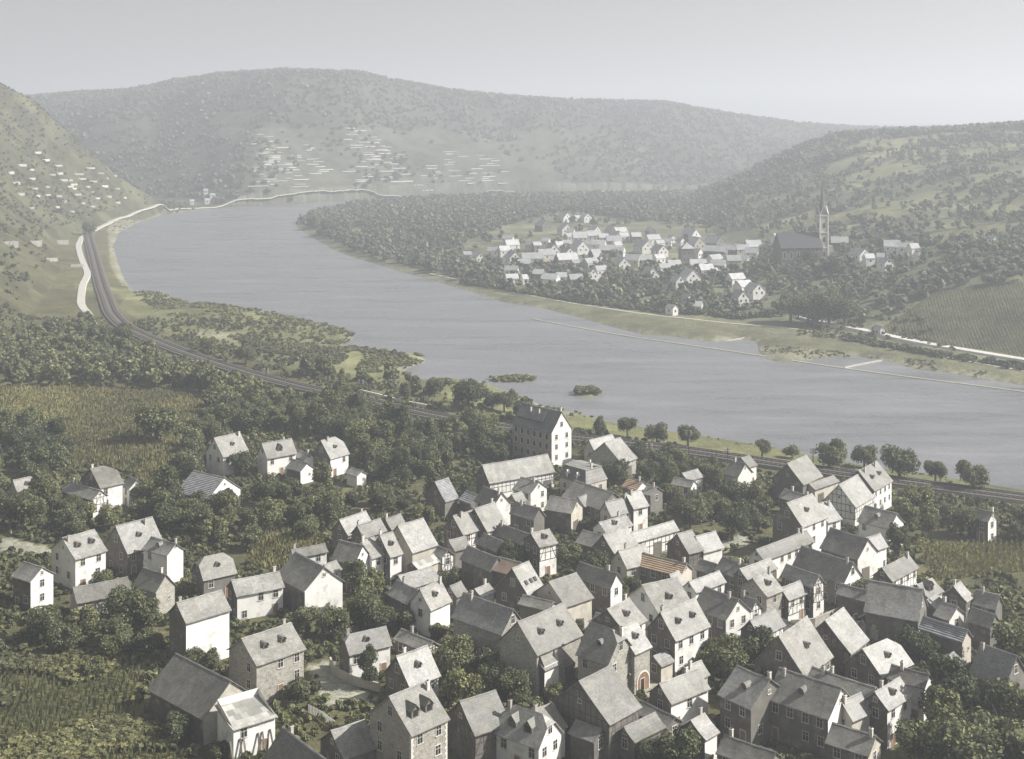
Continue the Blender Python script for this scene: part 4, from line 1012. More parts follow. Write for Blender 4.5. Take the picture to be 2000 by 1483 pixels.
for lo_, hi_, rname in rowdef:
    east = [t for t in items if lo_ <= t[1] < hi_ and t[0] > 1600]; main = sorted(t for t in items if lo_ <= t[1] < hi_ and t[0] <= 1600)
    for lst, where in ((main, None), (sorted(east), 'hill')):
        for i, (x, y, w, k) in enumerate(lst):
            hw = 4.8 if w > 13 else 3.8
            X, Y, g0 = hit1(x, y, hw + 1.2); Lm = w * Y / F * 1.3
            if k == 'g': L, W_, ang = max(6.5, Lm * 1.25), Lm, math.radians(-62 + q.uniform(-12, 12))
            else: L, W_, ang = Lm, min(max(5.5, Lm * .72), 8.5), math.radians(q.choice((12, 28, -18)) + q.uniform(-10, 12))
            if x > 1680 and k == 'g': ang = math.radians(-75)
            W_ = min(W_, 10); rr = W_ / 2 * q.uniform(.85, 1.1)
            if (x, y) == (1717, 634): hw, rr = 3.0, 1.5
            kindw = 'gable-fronted' if k == 'g' else ('long-roofed' if w >= 22 else 'broad-roofed' if w >= 17 else 'small pale-roofed')
            lab = (f'{kindw} house, {ordn[i]} from downstream end, {rname}, distant village' if not where else
                   f'{kindw} white house, {ordn[i]} uphill beyond the church, {rname}')
            if y > 620: lab = 'tiny white hut beside the road below the far vineyard'
            if 1340 == 0: pass
            root = ob('far_house' if y < 620 else 'roadside_hut', None, None, (X, Y, g0), ang)
            tag(root, lab, 'house' if y < 620 else 'hut', 'houses of the village across the river' if y < 620 else None)
            FARFOOT.append((X, Y, max(L, W_) * .62))
            wm = q.choice(('white', 'white', 'white', 'cream', 'grey')); 
            if k == 'g' and y > 480: wm = 'white'
            a = W_ / 2; wb = MB(); hx = hw + .25; aw = a - .25; Lw = L - .4
            prof = [(-aw, -3), (aw, -3), (aw, hx), (0, hw + rr - .1), (-aw, hx)]
            wb.poly([(-Lw/2, y_, z_) for y_, z_ in prof][::-1]); wb.poly([(Lw/2, y_, z_) for y_, z_ in prof])
            for s in (-1, 1): wb.poly([(-Lw/2, s*aw, -3), (Lw/2, s*aw, -3), (Lw/2, s*aw, hx), (-Lw/2, s*aw, hx)][::-s])
            ob('wall', wb.build('wall', [M[wm]]), root)
            rb = MB()
            for s in (-1, 1): rb.slab([(-L/2, s*a, hw), (L/2, s*a, hw), (L/2, 0, hw+rr), (-L/2, 0, hw+rr)], .2)
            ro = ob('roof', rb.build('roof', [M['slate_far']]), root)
            if q.random() < .45 and w > 12: put('chimney', CHM, ro, q.choice((-.35, .3)) * L, .3, hw + rr)
            for c_ in range(max(1, int(Lw / 3.6))):
                xx = (c_ + .5) / max(1, int(Lw / 3.6)) * Lw - Lw / 2
                put('window', WFS, root, xx, -aw, hw - 2.0)
            for y_ in ((-aw*.45, aw*.45) if aw > 2.2 else (0,)): put('window', WFS, root, Lw/2, y_, hw - 2.0, math.pi/2)
            if aw > 2.6: put('window', WFS, root, Lw/2, 0, hw + .5, math.pi/2)
# the square block with hipped roof in the middle of the far village
X, Y, g0 = hit1(1341, 505, 3)
root = tag(ob('tower_house', None, None, (X, Y, g0), math.radians(10)), 'tall grey block with pyramid roof standing among the roofs of the distant village', 'tower house')
w = MB(); w.box(-4.6, 4.6, -4, 4, -2, 10); ob('wall', w.build('wall', [M['grey']]), root)
w = MB()
c4 = [(-5, -4.4), (5, -4.4), (5, 4.4), (-5, 4.4)]
for i in range(4): w.poly([(*c4[i], 10), (*c4[(i+1) % 4], 10), (0, 0, 14)])
w.poly([(*p_, 10) for p_ in c4][::-1]); ob('roof', w.build('roof', [M['slate_far']]), root)
for k in (-2.8, 0, 2.8):
    for z_ in (2, 6.4): put('window', WFS, root, k, -4, z_)
FARFOOT.append((X, Y, 7))
# ---- church
X, Y, g0 = hit1(1606, 512, 0); s_ = Y / F                                    # metres per photo pixel there
ang = math.radians(10)
root = tag(ob('church', None, None, (X, Y, g0), ang), 'village church with tall square tower and needle spire on four gables', 'church')
TW = 16.5 * s_ / 2; TH = (512 - 422) * s_ + 1
def ring(hw_, z_): return [(-hw_, -hw_, z_), (hw_, -hw_, z_), (hw_, hw_, z_), (-hw_, hw_, z_)]
t = MB(); t.box(-TW, TW, -TW, TW, -3, TH); ob('tower_wall', t.build('tower_wall', [M['cream']]), root)
t = MB()                                                                    # corner buttresses and string courses
for sx in (-1, 1):
    for sy in (-1, 1):
        e0_ = .35
        t.box(min(sx*(TW-.4), sx*(TW+e0_)), max(sx*(TW-.4), sx*(TW+e0_)), min(sy*(TW-.4), sy*(TW+e0_)), max(sy*(TW-.4), sy*(TW+e0_)), -3, TH*.97)
for z_ in (TH*.3, TH*.62, TH*.97): t.box(-TW-.42, TW+.42, -TW-.42, TW+.42, z_, z_ + .5)
ob('quoin', t.build('quoin', [M['white']]), root)
gh = 34 * s_ * .45
t = MB()
for k in range(4):
    c_, sn = round(math.cos(k*math.pi/2)), round(math.sin(k*math.pi/2)); R_ = lambda x, y, z_: (x*c_ - y*sn, x*sn + y*c_, z_)
    t.poly([R_(-TW, -TW-.05, TH), R_(TW, -TW-.05, TH), R_(0, -TW-.05, TH+gh)])
    for e in (-1, 1): t.slab([R_(e*(TW+.5), -TW-.5, TH-.3), R_(0, -TW-.5, TH+gh+.5), R_(0, -TW+.1, TH+gh+.5), R_(e*(TW+.5), -TW+.1, TH-.3)], .22, 1)
ob('gable', t.build('gable', [M['stone'], M['white']]), root)
t = MB(); SH = (512 - 358) * s_; R8 = lambda r_, z_: [(r_*math.cos(math.pi/8 + i*math.pi/4), r_*math.sin(math.pi/8 + i*math.pi/4), z_) for i in range(8)]
A8, B8 = R8(TW*1.2, TH + .3), R8(TW*.62, TH + (SH-TH)*.36)
for i in range(8):
    j = (i+1) % 8; t.poly([A8[i], A8[j], B8[j], B8[i]]); t.poly([B8[i], B8[j], (0, 0, SH)])
sp_ = ob('spire', t.build('spire', [M['slate_dark']]), root)
t = MB(); t.box(-.09, .09, -.09, .09, SH-.5, SH+2.2); t.box(-.6, .6, -.08, .08, SH+1.2, SH+1.4); ob('cross', t.build('cross', [M['iron']]), sp_)
for z_ in (TH*.12, TH*.42, TH*.72):
    for k in range(4):
        o = put('window', AW, root, 0, 0, z_); o.location = (math.sin(k*math.pi/2)*(TW+.02), -math.cos(k*math.pi/2)*(TW+.02), z_); o.rotation_euler = (0, 0, k*math.pi/2); o.scale = (1.5, 1, 1.9); ob('pane', AP, o)
NL, NW, NH = 27.0, 6.5, 10.0
t = MB(); xo = -TW - NL/2
t.box(-TW-NL, -TW, -NW, NW, -3, NH); 
for e, x_ in ((-1, -TW-NL), (1, -TW)): t.poly([(x_, -NW, NH), (x_, NW, NH), (x_, 0, NH+8.4)][::e])
ob('nave_wall', t.build('nave_wall', [M['shadewall']]), root)
t = MB()
for s in (-1, 1): t.slab([(-TW-NL-.4, s*(NW+.5), NH-.5), (-TW+.2, s*(NW+.5), NH-.5), (-TW+.2, 0, NH+8.7), (-TW-NL-.4, 0, NH+8.7)], .25)
ob('nave_roof', t.build('nave_roof', [M['iron']]), root)
for i in range(6):
    o = put('window', AW, root, -TW-2.6-i*4.4, -NW, 3.2); o.scale = (1.3, 1, 2.4); ob('pane', AP, o)
t = MB(); t.box(TW*.2, TW+3.4, -TW-.5+1, TW, -3, TH*.34); ob('stair_turret', t.build('stair_turret', [M['stone']]), root)
FARFOOT.append((X, Y, 8)); FARFOOT.append((X - 14, Y + 8, 13))
# terrace walls on the vineyards
TWM = []
for k in range(4):
    t = MB(); qq = random.Random(k); x = 0
    while x < 1:
        x2 = x + .12; dz = qq.uniform(-.15, .15) * (k > 0); t.box(x - .5, x2 - .5, -.03 + .02*qq.random(), .04, -.5, .5 + dz * .5); x = x2
    TWM.append(t.build('terrace_wall', [M['wallstone']]))
def terrace(px, py, wpx, hm, lab, grp, rz=0.0, deep=1.0):
    X, Y, g0 = hit1(px, py)
    if Y > 5000: return
    o = ob('terrace_wall', q.choice(TWM), None, (X, Y, g0 + hm*.32), rz); o.scale = (wpx * Y / F, 18 * deep, hm)
    tag(o, lab, 'terrace wall', grp)
TER = {(510,288,36):7,(515,340,46):9,(600,292,28):2,(622,330,32):5,(690,272,42):6,(740,292,36):6,(765,330,50):9,(845,340,34):4,(890,312,34):4,(905,350,40):4,(950,320,46):4,(965,350,46):4,(575,330,36):7,(720,310,44):6,(540,315,40):7,(560,362,60):3,(700,345,40):5,(820,370,40):2}
for (x, y, w), n_ in TER.items():
    for i in range(int(n_ * 1.5)):
        terrace(x + q.uniform(-.45, .45) * w, y + (i - n_*.75) * 4.9 + q.uniform(-1.5, 1.5), w * q.uniform(.3, .9), q.uniform(.8, 1.6),
                'thin pale vineyard terrace wall high on the hazy hill beyond the river bend', 'terrace walls on the distant hill', math.radians(28) + q.uniform(-.08, .08))
for x, y, w in ((85,315,22),(100,343,14),(115,341,14),(150,342,24),(62,351,12),(175,330,18),(195,340,14),(40,325,20),(70,300,18),(110,325,20),(140,362,20),(182,356,14),(205,366,12),(60,408,12),(140,415,10),(180,405,10),(230,398,9),(122,354,18),(135,354,12),(158,351,18),(66,370,14),(92,367,10),(135,366,16),(144,370,10),(74,385,8),(92,383,12),(112,385,16),(147,382,20),(124,396,10),(162,399,8),(112,407,8),(100,423,6),(210,350,5),(228,370,10),(190,389,10),(213,386,10),(244,388,6),(172,367,8),(180,377,8),(30,360,16),(40,382,14),(20,340,14),(225,345,6),(60,333,12)):
    terrace(x, y, w, q.uniform(1.6, 2.6), 'white broken terrace wall on the steep slope above the road bend', 'terrace walls on the near slope', math.radians(35) + q.uniform(-.2, .2), .5)
for x, y, w, lab in ((70,476,20,'white stone hut wall at the picture edge above the road'), (122,474,20,'white flat-topped vineyard hut above the road bend'), (98,506,24,'pale rubble heap wall under the vineyard hut'), (20,478,26,'white retaining wall beyond the picture edge above the road'), (150,518,22,'low wall meeting the white road from the slope')):
    terrace(x, y + 4, w, 4.2 if '7' in str(y) else 2.4, lab, None, math.radians(20), .8)
# a few houses far off, at the river bend
for i, (x, y, w) in enumerate(((375, 400, 8), (405, 398, 10), (415, 388, 10), (402, 379, 8))):
    X, Y, g0 = hit1(x, y, 0); root = ob('bend_house', None, None, (X, Y, g0), math.radians(15))
    tag(root, ('white cube-like house standing alone where the far road reaches the bend', 'dark-windowed house in the little hamlet at the river bend', 'pale long-roofed house at the hamlet of the river bend', 'uppermost pale house of the river bend hamlet')[i], 'house')
    L = w * Y / F; w_ = MB(); w_.box(-L/2, L/2, -3, 3, -3, 4); ob('wall', w_.build('wall', [M['white']]), root)
    w_ = MB()
    for s in (-1, 1): w_.slab([(-L/2-.3, s*3.3, 4), (L/2+.3, s*3.3, 4), (L/2+.3, 0, 6.6), (-L/2-.3, 0, 6.6)], .2)
    ob('roof', w_.build('roof', [M['slate_far']]), root); put('window', WFS, root, 0, -3, 1.6)
# ---- telegraph poles
for i, (x, y, hpx) in enumerate(((1345, 897, 50), (1268, 924, 52), (1588, 912, 32), (1836, 945, 34), (895, 800, 36), (770, 778, 32), (705, 770, 24), (640, 762, 22), (520, 742, 18), (1421, 906, 26), (230, 660, 14))):
    X, Y, g0 = hit1(x, y); Hm = min(9.5, hpx * Y / F * 1.05 + .5)
    root = tag(ob('telegraph_pole', None, None, (X, Y, g0)), ('twin-armed pole standing before a round tree on the bank', 'tall dark pole in the gardens just past the mill barn', 'pole behind the roof of the huge dark-gabled barn', 'pole in front of the last bank tree but one', 'pole with white insulators among the orchard-side river trees', 'pole beside the white track wall by the river', 'pole between the dark conical tree and the tracks', 'pole near the picnic-like meadow by the scrub island', 'faint pole where the orchard meets the railway', 'short pole above the white blank railway gable', 'small pole where the railway starts to bend')[i], 'telegraph pole', 'telegraph poles along the railway')
    t = MB(); n_ = 8
    for k in range(n_):
        a0, a1_ = k*2*math.pi/n_, (k+1)*2*math.pi/n_
        t.poly([(.16*math.cos(a0), .16*math.sin(a0), -.5), (.16*math.cos(a1_), .16*math.sin(a1_), -.5), (.1*math.cos(a1_), .1*math.sin(a1_), Hm), (.1*math.cos(a0), .1*math.sin(a0), Hm)])
    ob('pole', t.build('pole', [M['bark']]), root)
    t = MB(); im = MB()
    for z_ in (Hm-.4, Hm-1.0, Hm-1.6):
        t.box(-.95, .95, -.07, .07, z_, z_+.12)
        for x_ in (-.85, -.5, .5, .85): im.box(x_-.09, x_+.09, -.09, .09, z_+.12, z_+.4)
    ob('crossarm', t.build('crossarm', [M['bark']]), root); ob('insulator_row', im.build('insulator_row', [M['porcelain']]), root)

# ------------------------------------------------------------------ trees
def crown_arrays(seed, lobes, cards, size, shape, core=True):
    """unit crown (about 1 wide) centred on z=0: leaf clumps spread through several uneven lobes"""
    r = np.random.default_rng(seed); V, Fq, mt = [], [], []
    cs = []
    for i in range(lobes):
        t = r.uniform(0, 2*np.pi); u = r.uniform(-1, 1)
        if shape == 'round': c = np.array([math.cos(t)*.27, math.sin(t)*.27, u*.24]); rad = r.uniform(.17, .29)
        elif shape == 'tall': c = np.array([math.cos(t)*.17, math.sin(t)*.17, u*.5]); rad = r.uniform(.16, .26) * (1.15 - .5*max(0, u))
        elif shape == 'cone': c = np.array([math.cos(t)*.24*(1-u)*.6, math.sin(t)*.24*(1-u)*.6, u*.52]); rad = .1 + .17*(1-u)/2*1.3
        else: c = np.array([math.cos(t)*.36*r.uniform(.5, 1), math.sin(t)*.36*r.uniform(.5, 1), u*.15]); rad = r.uniform(.12, .22)
        cs.append((c, rad))
    w = np.array([c[1]**2 for c in cs]); w /= w.sum()
    pick = r.choice(lobes, cards, p=w)
    d = r.normal(size=(cards, 3)); d /= np.linalg.norm(d, axis=1)[:, None]; d[:, 2] = np.where((d[:, 2] < -.35) & (r.random(cards) < .6), -d[:, 2], d[:, 2])
    c = np.array([cs[i][0] for i in pick]); rad = np.array([cs[i][1] for i in pick])
    pos = c + d * (rad * r.uniform(.72, 1.14, cards))[:, None]
    nrm = d + r.normal(size=(cards, 3)) * .55; nrm /= np.linalg.norm(nrm, axis=1)[:, None]
    up = r.normal(size=(cards, 3)); u_ = np.cross(nrm, up); u_ /= np.linalg.norm(u_, axis=1)[:, None]; v_ = np.cross(nrm, u_)
    s = size * r.uniform(.55, 1.25, cards)[:, None]; asp = r.uniform(.6, 1.0, cards)[:, None]
    q4 = np.stack([pos - u_*s*.5, pos + v_*s*.5*asp + nrm*s*.12, pos + u_*s*.5, pos - v_*s*.5*asp + nrm*s*.1], 1).reshape(-1, 3)
    Fq = np.arange(cards*4).reshape(-1, 4); mt = np.zeros(cards, int)
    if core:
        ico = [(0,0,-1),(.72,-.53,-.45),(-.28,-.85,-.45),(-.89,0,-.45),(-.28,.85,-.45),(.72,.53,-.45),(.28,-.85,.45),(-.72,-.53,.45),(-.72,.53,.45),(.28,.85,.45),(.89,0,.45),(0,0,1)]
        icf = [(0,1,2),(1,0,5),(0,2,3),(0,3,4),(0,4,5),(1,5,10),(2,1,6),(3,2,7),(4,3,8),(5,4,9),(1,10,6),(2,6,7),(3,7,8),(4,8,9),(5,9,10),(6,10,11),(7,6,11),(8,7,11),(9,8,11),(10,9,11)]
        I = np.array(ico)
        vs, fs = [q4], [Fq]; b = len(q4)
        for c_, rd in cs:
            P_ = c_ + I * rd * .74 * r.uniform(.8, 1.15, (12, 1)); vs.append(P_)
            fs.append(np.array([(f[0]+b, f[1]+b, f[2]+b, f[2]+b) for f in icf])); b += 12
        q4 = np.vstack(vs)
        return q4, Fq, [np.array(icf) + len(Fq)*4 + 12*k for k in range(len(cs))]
    return q4, Fq, []
def trunk_arrays(h, w):
    """tapered trunk from z=-.6 to h, three limbs rising into the crown"""
    V, Fc = [], []
    def tube(p, q_, r0, r1, n=6):
        p, q_ = np.array(p, float), np.array(q_, float); d = q_ - p; d /= np.linalg.norm(d); u = np.cross(d, (.31, .9, .2)); u /= np.linalg.norm(u); v = np.cross(d, u); b = len(V)
        for e, r_ in ((p, r0), (q_, r1)):
            for i in range(n): a_ = 2*math.pi*i/n; V.append(tuple(e + r_*(u*math.cos(a_) + v*math.sin(a_))))
        for i in range(n): j = (i+1) % n; Fc.append((b+i, b+j, b+n+j, b+n+i))
    tube((0, 0, -.8), (0.03*w, 0, h), .035*w + .06, .024*w + .03)
    for a_, l in ((.3, .42), (2.3, .38), (4.4, .45), (5.5, .3)): tube((0.03*w, 0, h*.9), (math.cos(a_)*.24*w, math.sin(a_)*.24*w, h + l*w), .02*w + .02, .006*w)
    return V, Fc
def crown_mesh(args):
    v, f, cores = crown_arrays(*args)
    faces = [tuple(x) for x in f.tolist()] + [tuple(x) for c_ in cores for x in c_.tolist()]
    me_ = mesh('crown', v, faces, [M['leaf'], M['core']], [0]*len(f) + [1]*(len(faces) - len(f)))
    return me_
SHAPES = ['round', 'round', 'round', 'spread', 'tall', 'round', 'spread', 'cone', 'round', 'tall']
CROWNS = [crown_mesh((100 + i, 9 + i % 4, 3000, .072, s)) for i, s in enumerate(SHAPES)]
TRUNKM = {}
HW = {'round': (.80, .42), 'spread': (.62, .38), 'tall': (1.25, .72), 'cone': (1.3, .72)}   # height of crown centre, in crown widths above ground
tv, tf = trunk_arrays(.5, 1.0); TRUNK = mesh('trunk', tv, tf, [M['bark']])
GROUND_TREES = []
def tree(X, Y, w, kind=None, label='', grp=None, sq=1.0, name='tree'):
    k = kind if kind is not None else rnd.choice((0, 1, 2, 3, 5, 6, 8, 4, 9)); s = SHAPES[k]; hc = HW[s][0] * w * .70
    root = tag(ob(name, None, None, (X, Y, float(T(X, Y)))), label, 'tree', grp)
    c_ = ob('crown', CROWNS[k], root, (0, 0, hc), rnd.uniform(0, 6.28)); c_.scale = (w*1.12, w * rnd.uniform(1.0, 1.22), w * rnd.uniform(.95, 1.15) * sq)
    t = ob('trunk', TRUNK, root, (0, 0, 0), rnd.uniform(0, 6)); t.scale = (w * .8, w * .8, w * .9)
    GROUND_TREES.append((X, Y, w)); return root
def place_px(px, py, wpx, kind):
    """crown centre at a photo pixel"""
    s = SHAPES[kind]; X, Y, g0 = hit1(px, py + wpx * .6)
    for _ in range(5):
        w = wpx * Y / F; X, Y, g0 = hit1(px, py, HW[s][0] * w * .70)
    return X, Y, wpx * Y / F
def clear_of(X, Y, r):
    for c_, xa, n, L, W_ in FOOT:
        d = np.array([X, Y]) - c_; 
        if abs(d @ xa) < L/2 + r and abs(d @ n) < W_/2 + r: return False
    return True
NAMED = [l.split('|') for l in '''1172,830,30,4|slim tree beside the railway, next to the mill
1226,834,36,0|round bank tree, second of the four past the mill
1283,846,38,1|round bank tree, third of the four past the mill
1343,850,38,2|dark bank tree with the twin-armed pole in front of it
1393,900,22,4|small upright tree standing between gardens and railway tracks
1488,876,32,0|small round bank tree above the blank railway gable
1548,880,36,3|low spreading bank tree before the huge barn
1620,886,58,5|large dark bank tree behind the huge barn roof
1688,891,42,1|uneven bank tree between the two big bank trees
1757,905,62,2|largest round bank tree behind the white inn
1826,923,42,0|medium bank tree with a telegraph pole in front
1900,930,58,5|round bank tree, last before the picture edge
480,681,34,7|dark pointed tree at the edge of the scrubby river flat
407,674,30,0|dark round tree on the river side of the curving track
612,712,56,3|broad dark tree casting shade on the riverside meadow
668,745,36,7|dark conical tree right beside the tracks
790,760,30,4|slim tree between white wall and scrub island
850,756,34,0|leafy tree beside the river just past the scrub
915,768,60,2|biggest tree of the waterside clump before the bush islet
962,780,34,1|tree at the edge of the waterside clump
1027,800,44,5|round tree just in front of the river end of the mill
985,786,34,0|tree beside the biggest waterside tree
305,826,74,2|great dark solitary tree between the two maize fields
355,905,50,1|tree at the corner of the maize field by the first white house
470,905,44,0|leafy tree hiding the corner of the first maize-field house
430,968,50,5|orchard tree drooping before the broad tiled barn
155,1000,56,6|pale-leaved tree by the timbered gable wing
215,1010,44,1|dark tree at the foot of the tall half-hipped house
270,990,44,3|bushy tree in front of the small gabled cottage
330,1010,50,2|tree in the orchard below the retaining wall
200,1118,34,0|tree against the wall of the large white house with two hatches
358,1148,36,3|shrubby tree behind the small rubble-stone house
690,1105,56,4|bushy tree in front of the many-windowed white house
712,1160,50,9|tall leafy tree beside the round white barn gable
742,1205,56,2|dense tree in the garden hollow mid-village
650,1215,60,1|wide tree behind the garden of the white cottage
600,1212,50,0|tree between barn gable and stone house
175,446,26,0|small tree where the tracks vanish round the road bend
195,655,40,1|dark tree beside the lower end of the white road
240,650,36,2|dark tree hiding the curve of the railway
165,615,26,3|dark bush-like tree against the lowest bend of the white road
570,1250,40,5|tree right behind the two-dormer stone house
735,1130,40,4|tree below the white wall with arched window
785,1215,44,0|tree in front of the grey house with light verge
855,1225,36,6|tree close under the one-dormer white house
888,1290,74,2|big golden-green tree filling the garden hollow
905,1338,70,5|large tree behind the timbered grey barn
945,1270,56,3|tree along the dark long barn wall
1000,1335,60,1|tree at the dark foot of the massive stone building
960,1320,50,0|tree next to the massive stone building's garden
1080,1318,40,6|little tree below the pale lean-to corner
583,1345,64,3|shade tree before the two-dormer stone house
718,1290,50,9|thin young tree rising in front of the garden cottage
412,1288,40,4|slender tree against the big blank white wall
378,1270,44,0|dark tree at the foot of the big blank white wall
345,1415,50,1|shrubby tree hugging the huge dark barn
430,1455,40,6|bush-like tree before the patched-roof shed
290,1250,46,5|dark tree behind the huge barn in the field
222,1262,50,2|dark tree in the field between stone barn and maize
180,1300,50,3|field tree with low crown among the bushes
90,1218,62,1|dark tree mass under the pale picture-edge gable
1120,1195,40,0|tree beside the cream wall in the middle of the village
1232,1130,36,2|dark tree in front of the red-brown ribbed roof
1212,1158,30,5|tree at the white triangular gable of the long dark roof
1198,1190,26,0|small tree by the gable in the village middle
1420,1290,74,2|broad tree below the bright two-window gable
1480,1305,60,1|tree in front of the great plain pale roof
1382,1272,46,6|tree beside the gate of the big two-dormer house
1325,1455,84,5|large tree among roofs at the bottom edge
1270,1465,50,0|tree next to the mossy roof at the bottom edge
1790,1228,54,2|dark tree behind the worn striped tile shed
1815,1262,40,1|tree between worn tile shed and sweeping pale roof
1775,1250,40,6|tree beside the sweeping pale half-hipped roof
1640,1300,30,4|narrow dark tree between two steep barns
1755,1040,46,4|ivy-clad tree covering the gable at the village edge
1685,1145,50,2|round tree in the lane by the bright white gable
1060,1180,30,0|tree by the plain pale roof and narrow roof
1150,1010,36,3|tree in front of the broad dark roof
1060,1085,20,0|bush-like tree before the timber-framed house
1000,1090,50,2|tree behind the rusty brown roof
1110,1080,46,5|tree beside the neat timber-framed house
1160,1105,50,1|tree below the grey gabled house
1130,1130,40,3|tree in the gap above the plain square roof
940,1105,36,0|tree behind the long dark slate roof
880,1130,34,1|tree before the long dark slate roof
1165,925,40,2|tree behind the mansard house
1290,905,40,0|tree between railway barn and gardens
1200,925,50,1|dark tree in front of the railway stone barn
1620,600,60,2|dark avenue tree at the start of the far white road
1580,600,60,1|dark avenue tree shading the far meadow
1545,600,56,5|dark avenue tree nearest the far village
1650,606,50,0|last avenue tree beside the far white road
1530,492,34,1|tree standing before the far church nave, furthest from the tower
1558,498,36,2|tree before the middle of the far church nave
1583,505,30,0|tree close under the far church tower
1625,520,36,5|rounded tree on the uphill side of the far church tower
612,432,26,1|dark tree at the very tip of the far wooded bank
640,443,28,2|second tree from the tip of the far wooded bank'''.splitlines()]
n_ind = 0
for a_, lab in NAMED:
    x, y, w, k = a_.split(','); X, Y, wm = place_px(float(x), float(y), float(w), int(k))
    for _ in range(14):
        if clear_of(X, Y, min(wm * .3, 1.6)): break
        X, Y = X * .992, Y * .992
    tree(X, Y, wm, int(k), lab, 'trees one can tell apart'); n_ind += 1
# polygons (photo pixels on the ground) filled with trees: spacing m, crown w range, label
RG = [
 ([(-60,655),(60,665),(165,650),(225,680),(370,738),(500,775),(540,790),(520,795),(380,765),(60,758),(-60,758)], 6.4, (6.5, 9.5), 'dark tree of the dense belt between railway curve and maize'),
 ([(430,785),(560,798),(640,815),(800,845),(900,860),(905,870),(870,900),(860,935),(820,970),(705,960),(690,868),(560,850),(430,845)], 6.6, (6, 9), 'leafy tree of the thick orchard behind the three white houses'),
 ([(905,842),(1030,862),(1035,900),(935,912),(905,890)], 7.0, (5, 8), 'orchard tree between the mill and the thick orchard'),
 ([(-40,862),(80,835),(128,880),(105,955),(60,1035),(-40,1040)], 7.2, (6, 9), 'dark tree of the grove at the picture edge by the maize'),
 ([(430,775),(480,850),(425,905),(345,970),(360,900),(385,845)], 7.5, (5, 7.5), 'small tree scattered between the maize plots'),
 ([(250,985),(480,1005),(560,962),(690,975),(830,1000),(870,1050),(770,1005),(660,1010),(655,1050),(560,1060),(470,1085),(370,1055),(320,1050)], 7.2, (4.5, 7.5), 'orchard tree in the gardens above the tight cluster of roofs'),
 ([(60,985),(130,1010),(200,1040),(120,1060),(60,1050)], 7.0, (4.5, 7), 'garden tree below the timbered gable wing'),
 ([(1150,915),(1230,905),(1330,895),(1420,945),(1510,990),(1500,1050),(1420,1060),(1330,1030),(1290,985),(1240,930)], 7.2, (4.5, 7), 'garden tree between railway gardens and the village'),
 ([(1760,1000),(1960,1030),(2060,1040),(2060,1060),(1810,1060),(1760,1030)], 7.0, (5, 7.5), 'orchard tree near the tracks at the village edge'),
 ([(1760,1420),(1850,1370),(1900,1330),(2060,1310),(2060,1560),(1740,1560),(1735,1480)], 6.2, (6, 9), 'dark tree of the grove in the lower corner below the lane'),
 ([(700,1195),(760,1240),(700,1260),(620,1250),(690,1215)], 6.4, (5, 7), 'tree crowding the garden hollow in mid-village'),
 ([(860,1300),(1010,1290),(1040,1330),(1000,1375),(930,1350),(880,1400)], 6.0, (5, 7.5), 'leafy tree packed beside the massive stone building'),
 ([(1350,1280),(1500,1300),(1480,1345),(1400,1340),(1360,1310)], 6.0, (5, 7.5), 'tree in the green hollow under the two-window gable'),
 ([(120,1215),(330,1210),(330,1260),(280,1300),(120,1290),(60,1240)], 7.0, (4, 6.5), 'shrubby tree in the rough ground before the long stone barn'),
 ([(840,975),(940,1000),(880,1010),(850,1000)], 6, (4, 6), 'tree among the orchard-side gables'),
 ([(560,728),(700,755),(830,780),(1010,806),(1040,812),(1030,790),(900,770),(840,755),(700,735)], 13, (5, 8), 'tree on the strip between tracks and scrubby flat'),
]
cand = []
for ri, (poly, sp, (w0, w1), lab) in enumerate(RG):
    pw = np.array([hit1(*p)[:2] for p in poly]); lo_, hi_ = pw.min(0), pw.max(0); pts = []
    n_try = int((hi_ - lo_).prod() / sp / sp * 3.2)
    XY = rng.uniform(lo_, hi_, (n_try, 2)); ok = inside(pw, XY[:, 0], XY[:, 1]); XY = XY[ok]
    for x, y in XY:
        if all((x - a_) ** 2 + (y - b_) ** 2 > (sp * .86) ** 2 for a_, b_ in pts[-400:]) and all((x - g_[0]) ** 2 + (y - g_[1]) ** 2 > (g_[2] * .45 + 1.5) ** 2 for g_ in GROUND_TREES[:n_ind]) and clear_of(x, y, 1.6):
            pts.append((x, y)); cand.append((y, x, rnd.uniform(w0, w1), lab, ri))
cand.sort()
REST = []
for y, x, w, lab, ri in cand:
    vis = HY < HY + F * (HC - float(T(x, y))) / y < 1600
    if n_ind < 298 and vis: tree(x, y, w, None, lab, 'orchard and garden trees'); n_ind += 1
    else: REST.append((x, y, w))
print('TREES', n_ind, len(REST))
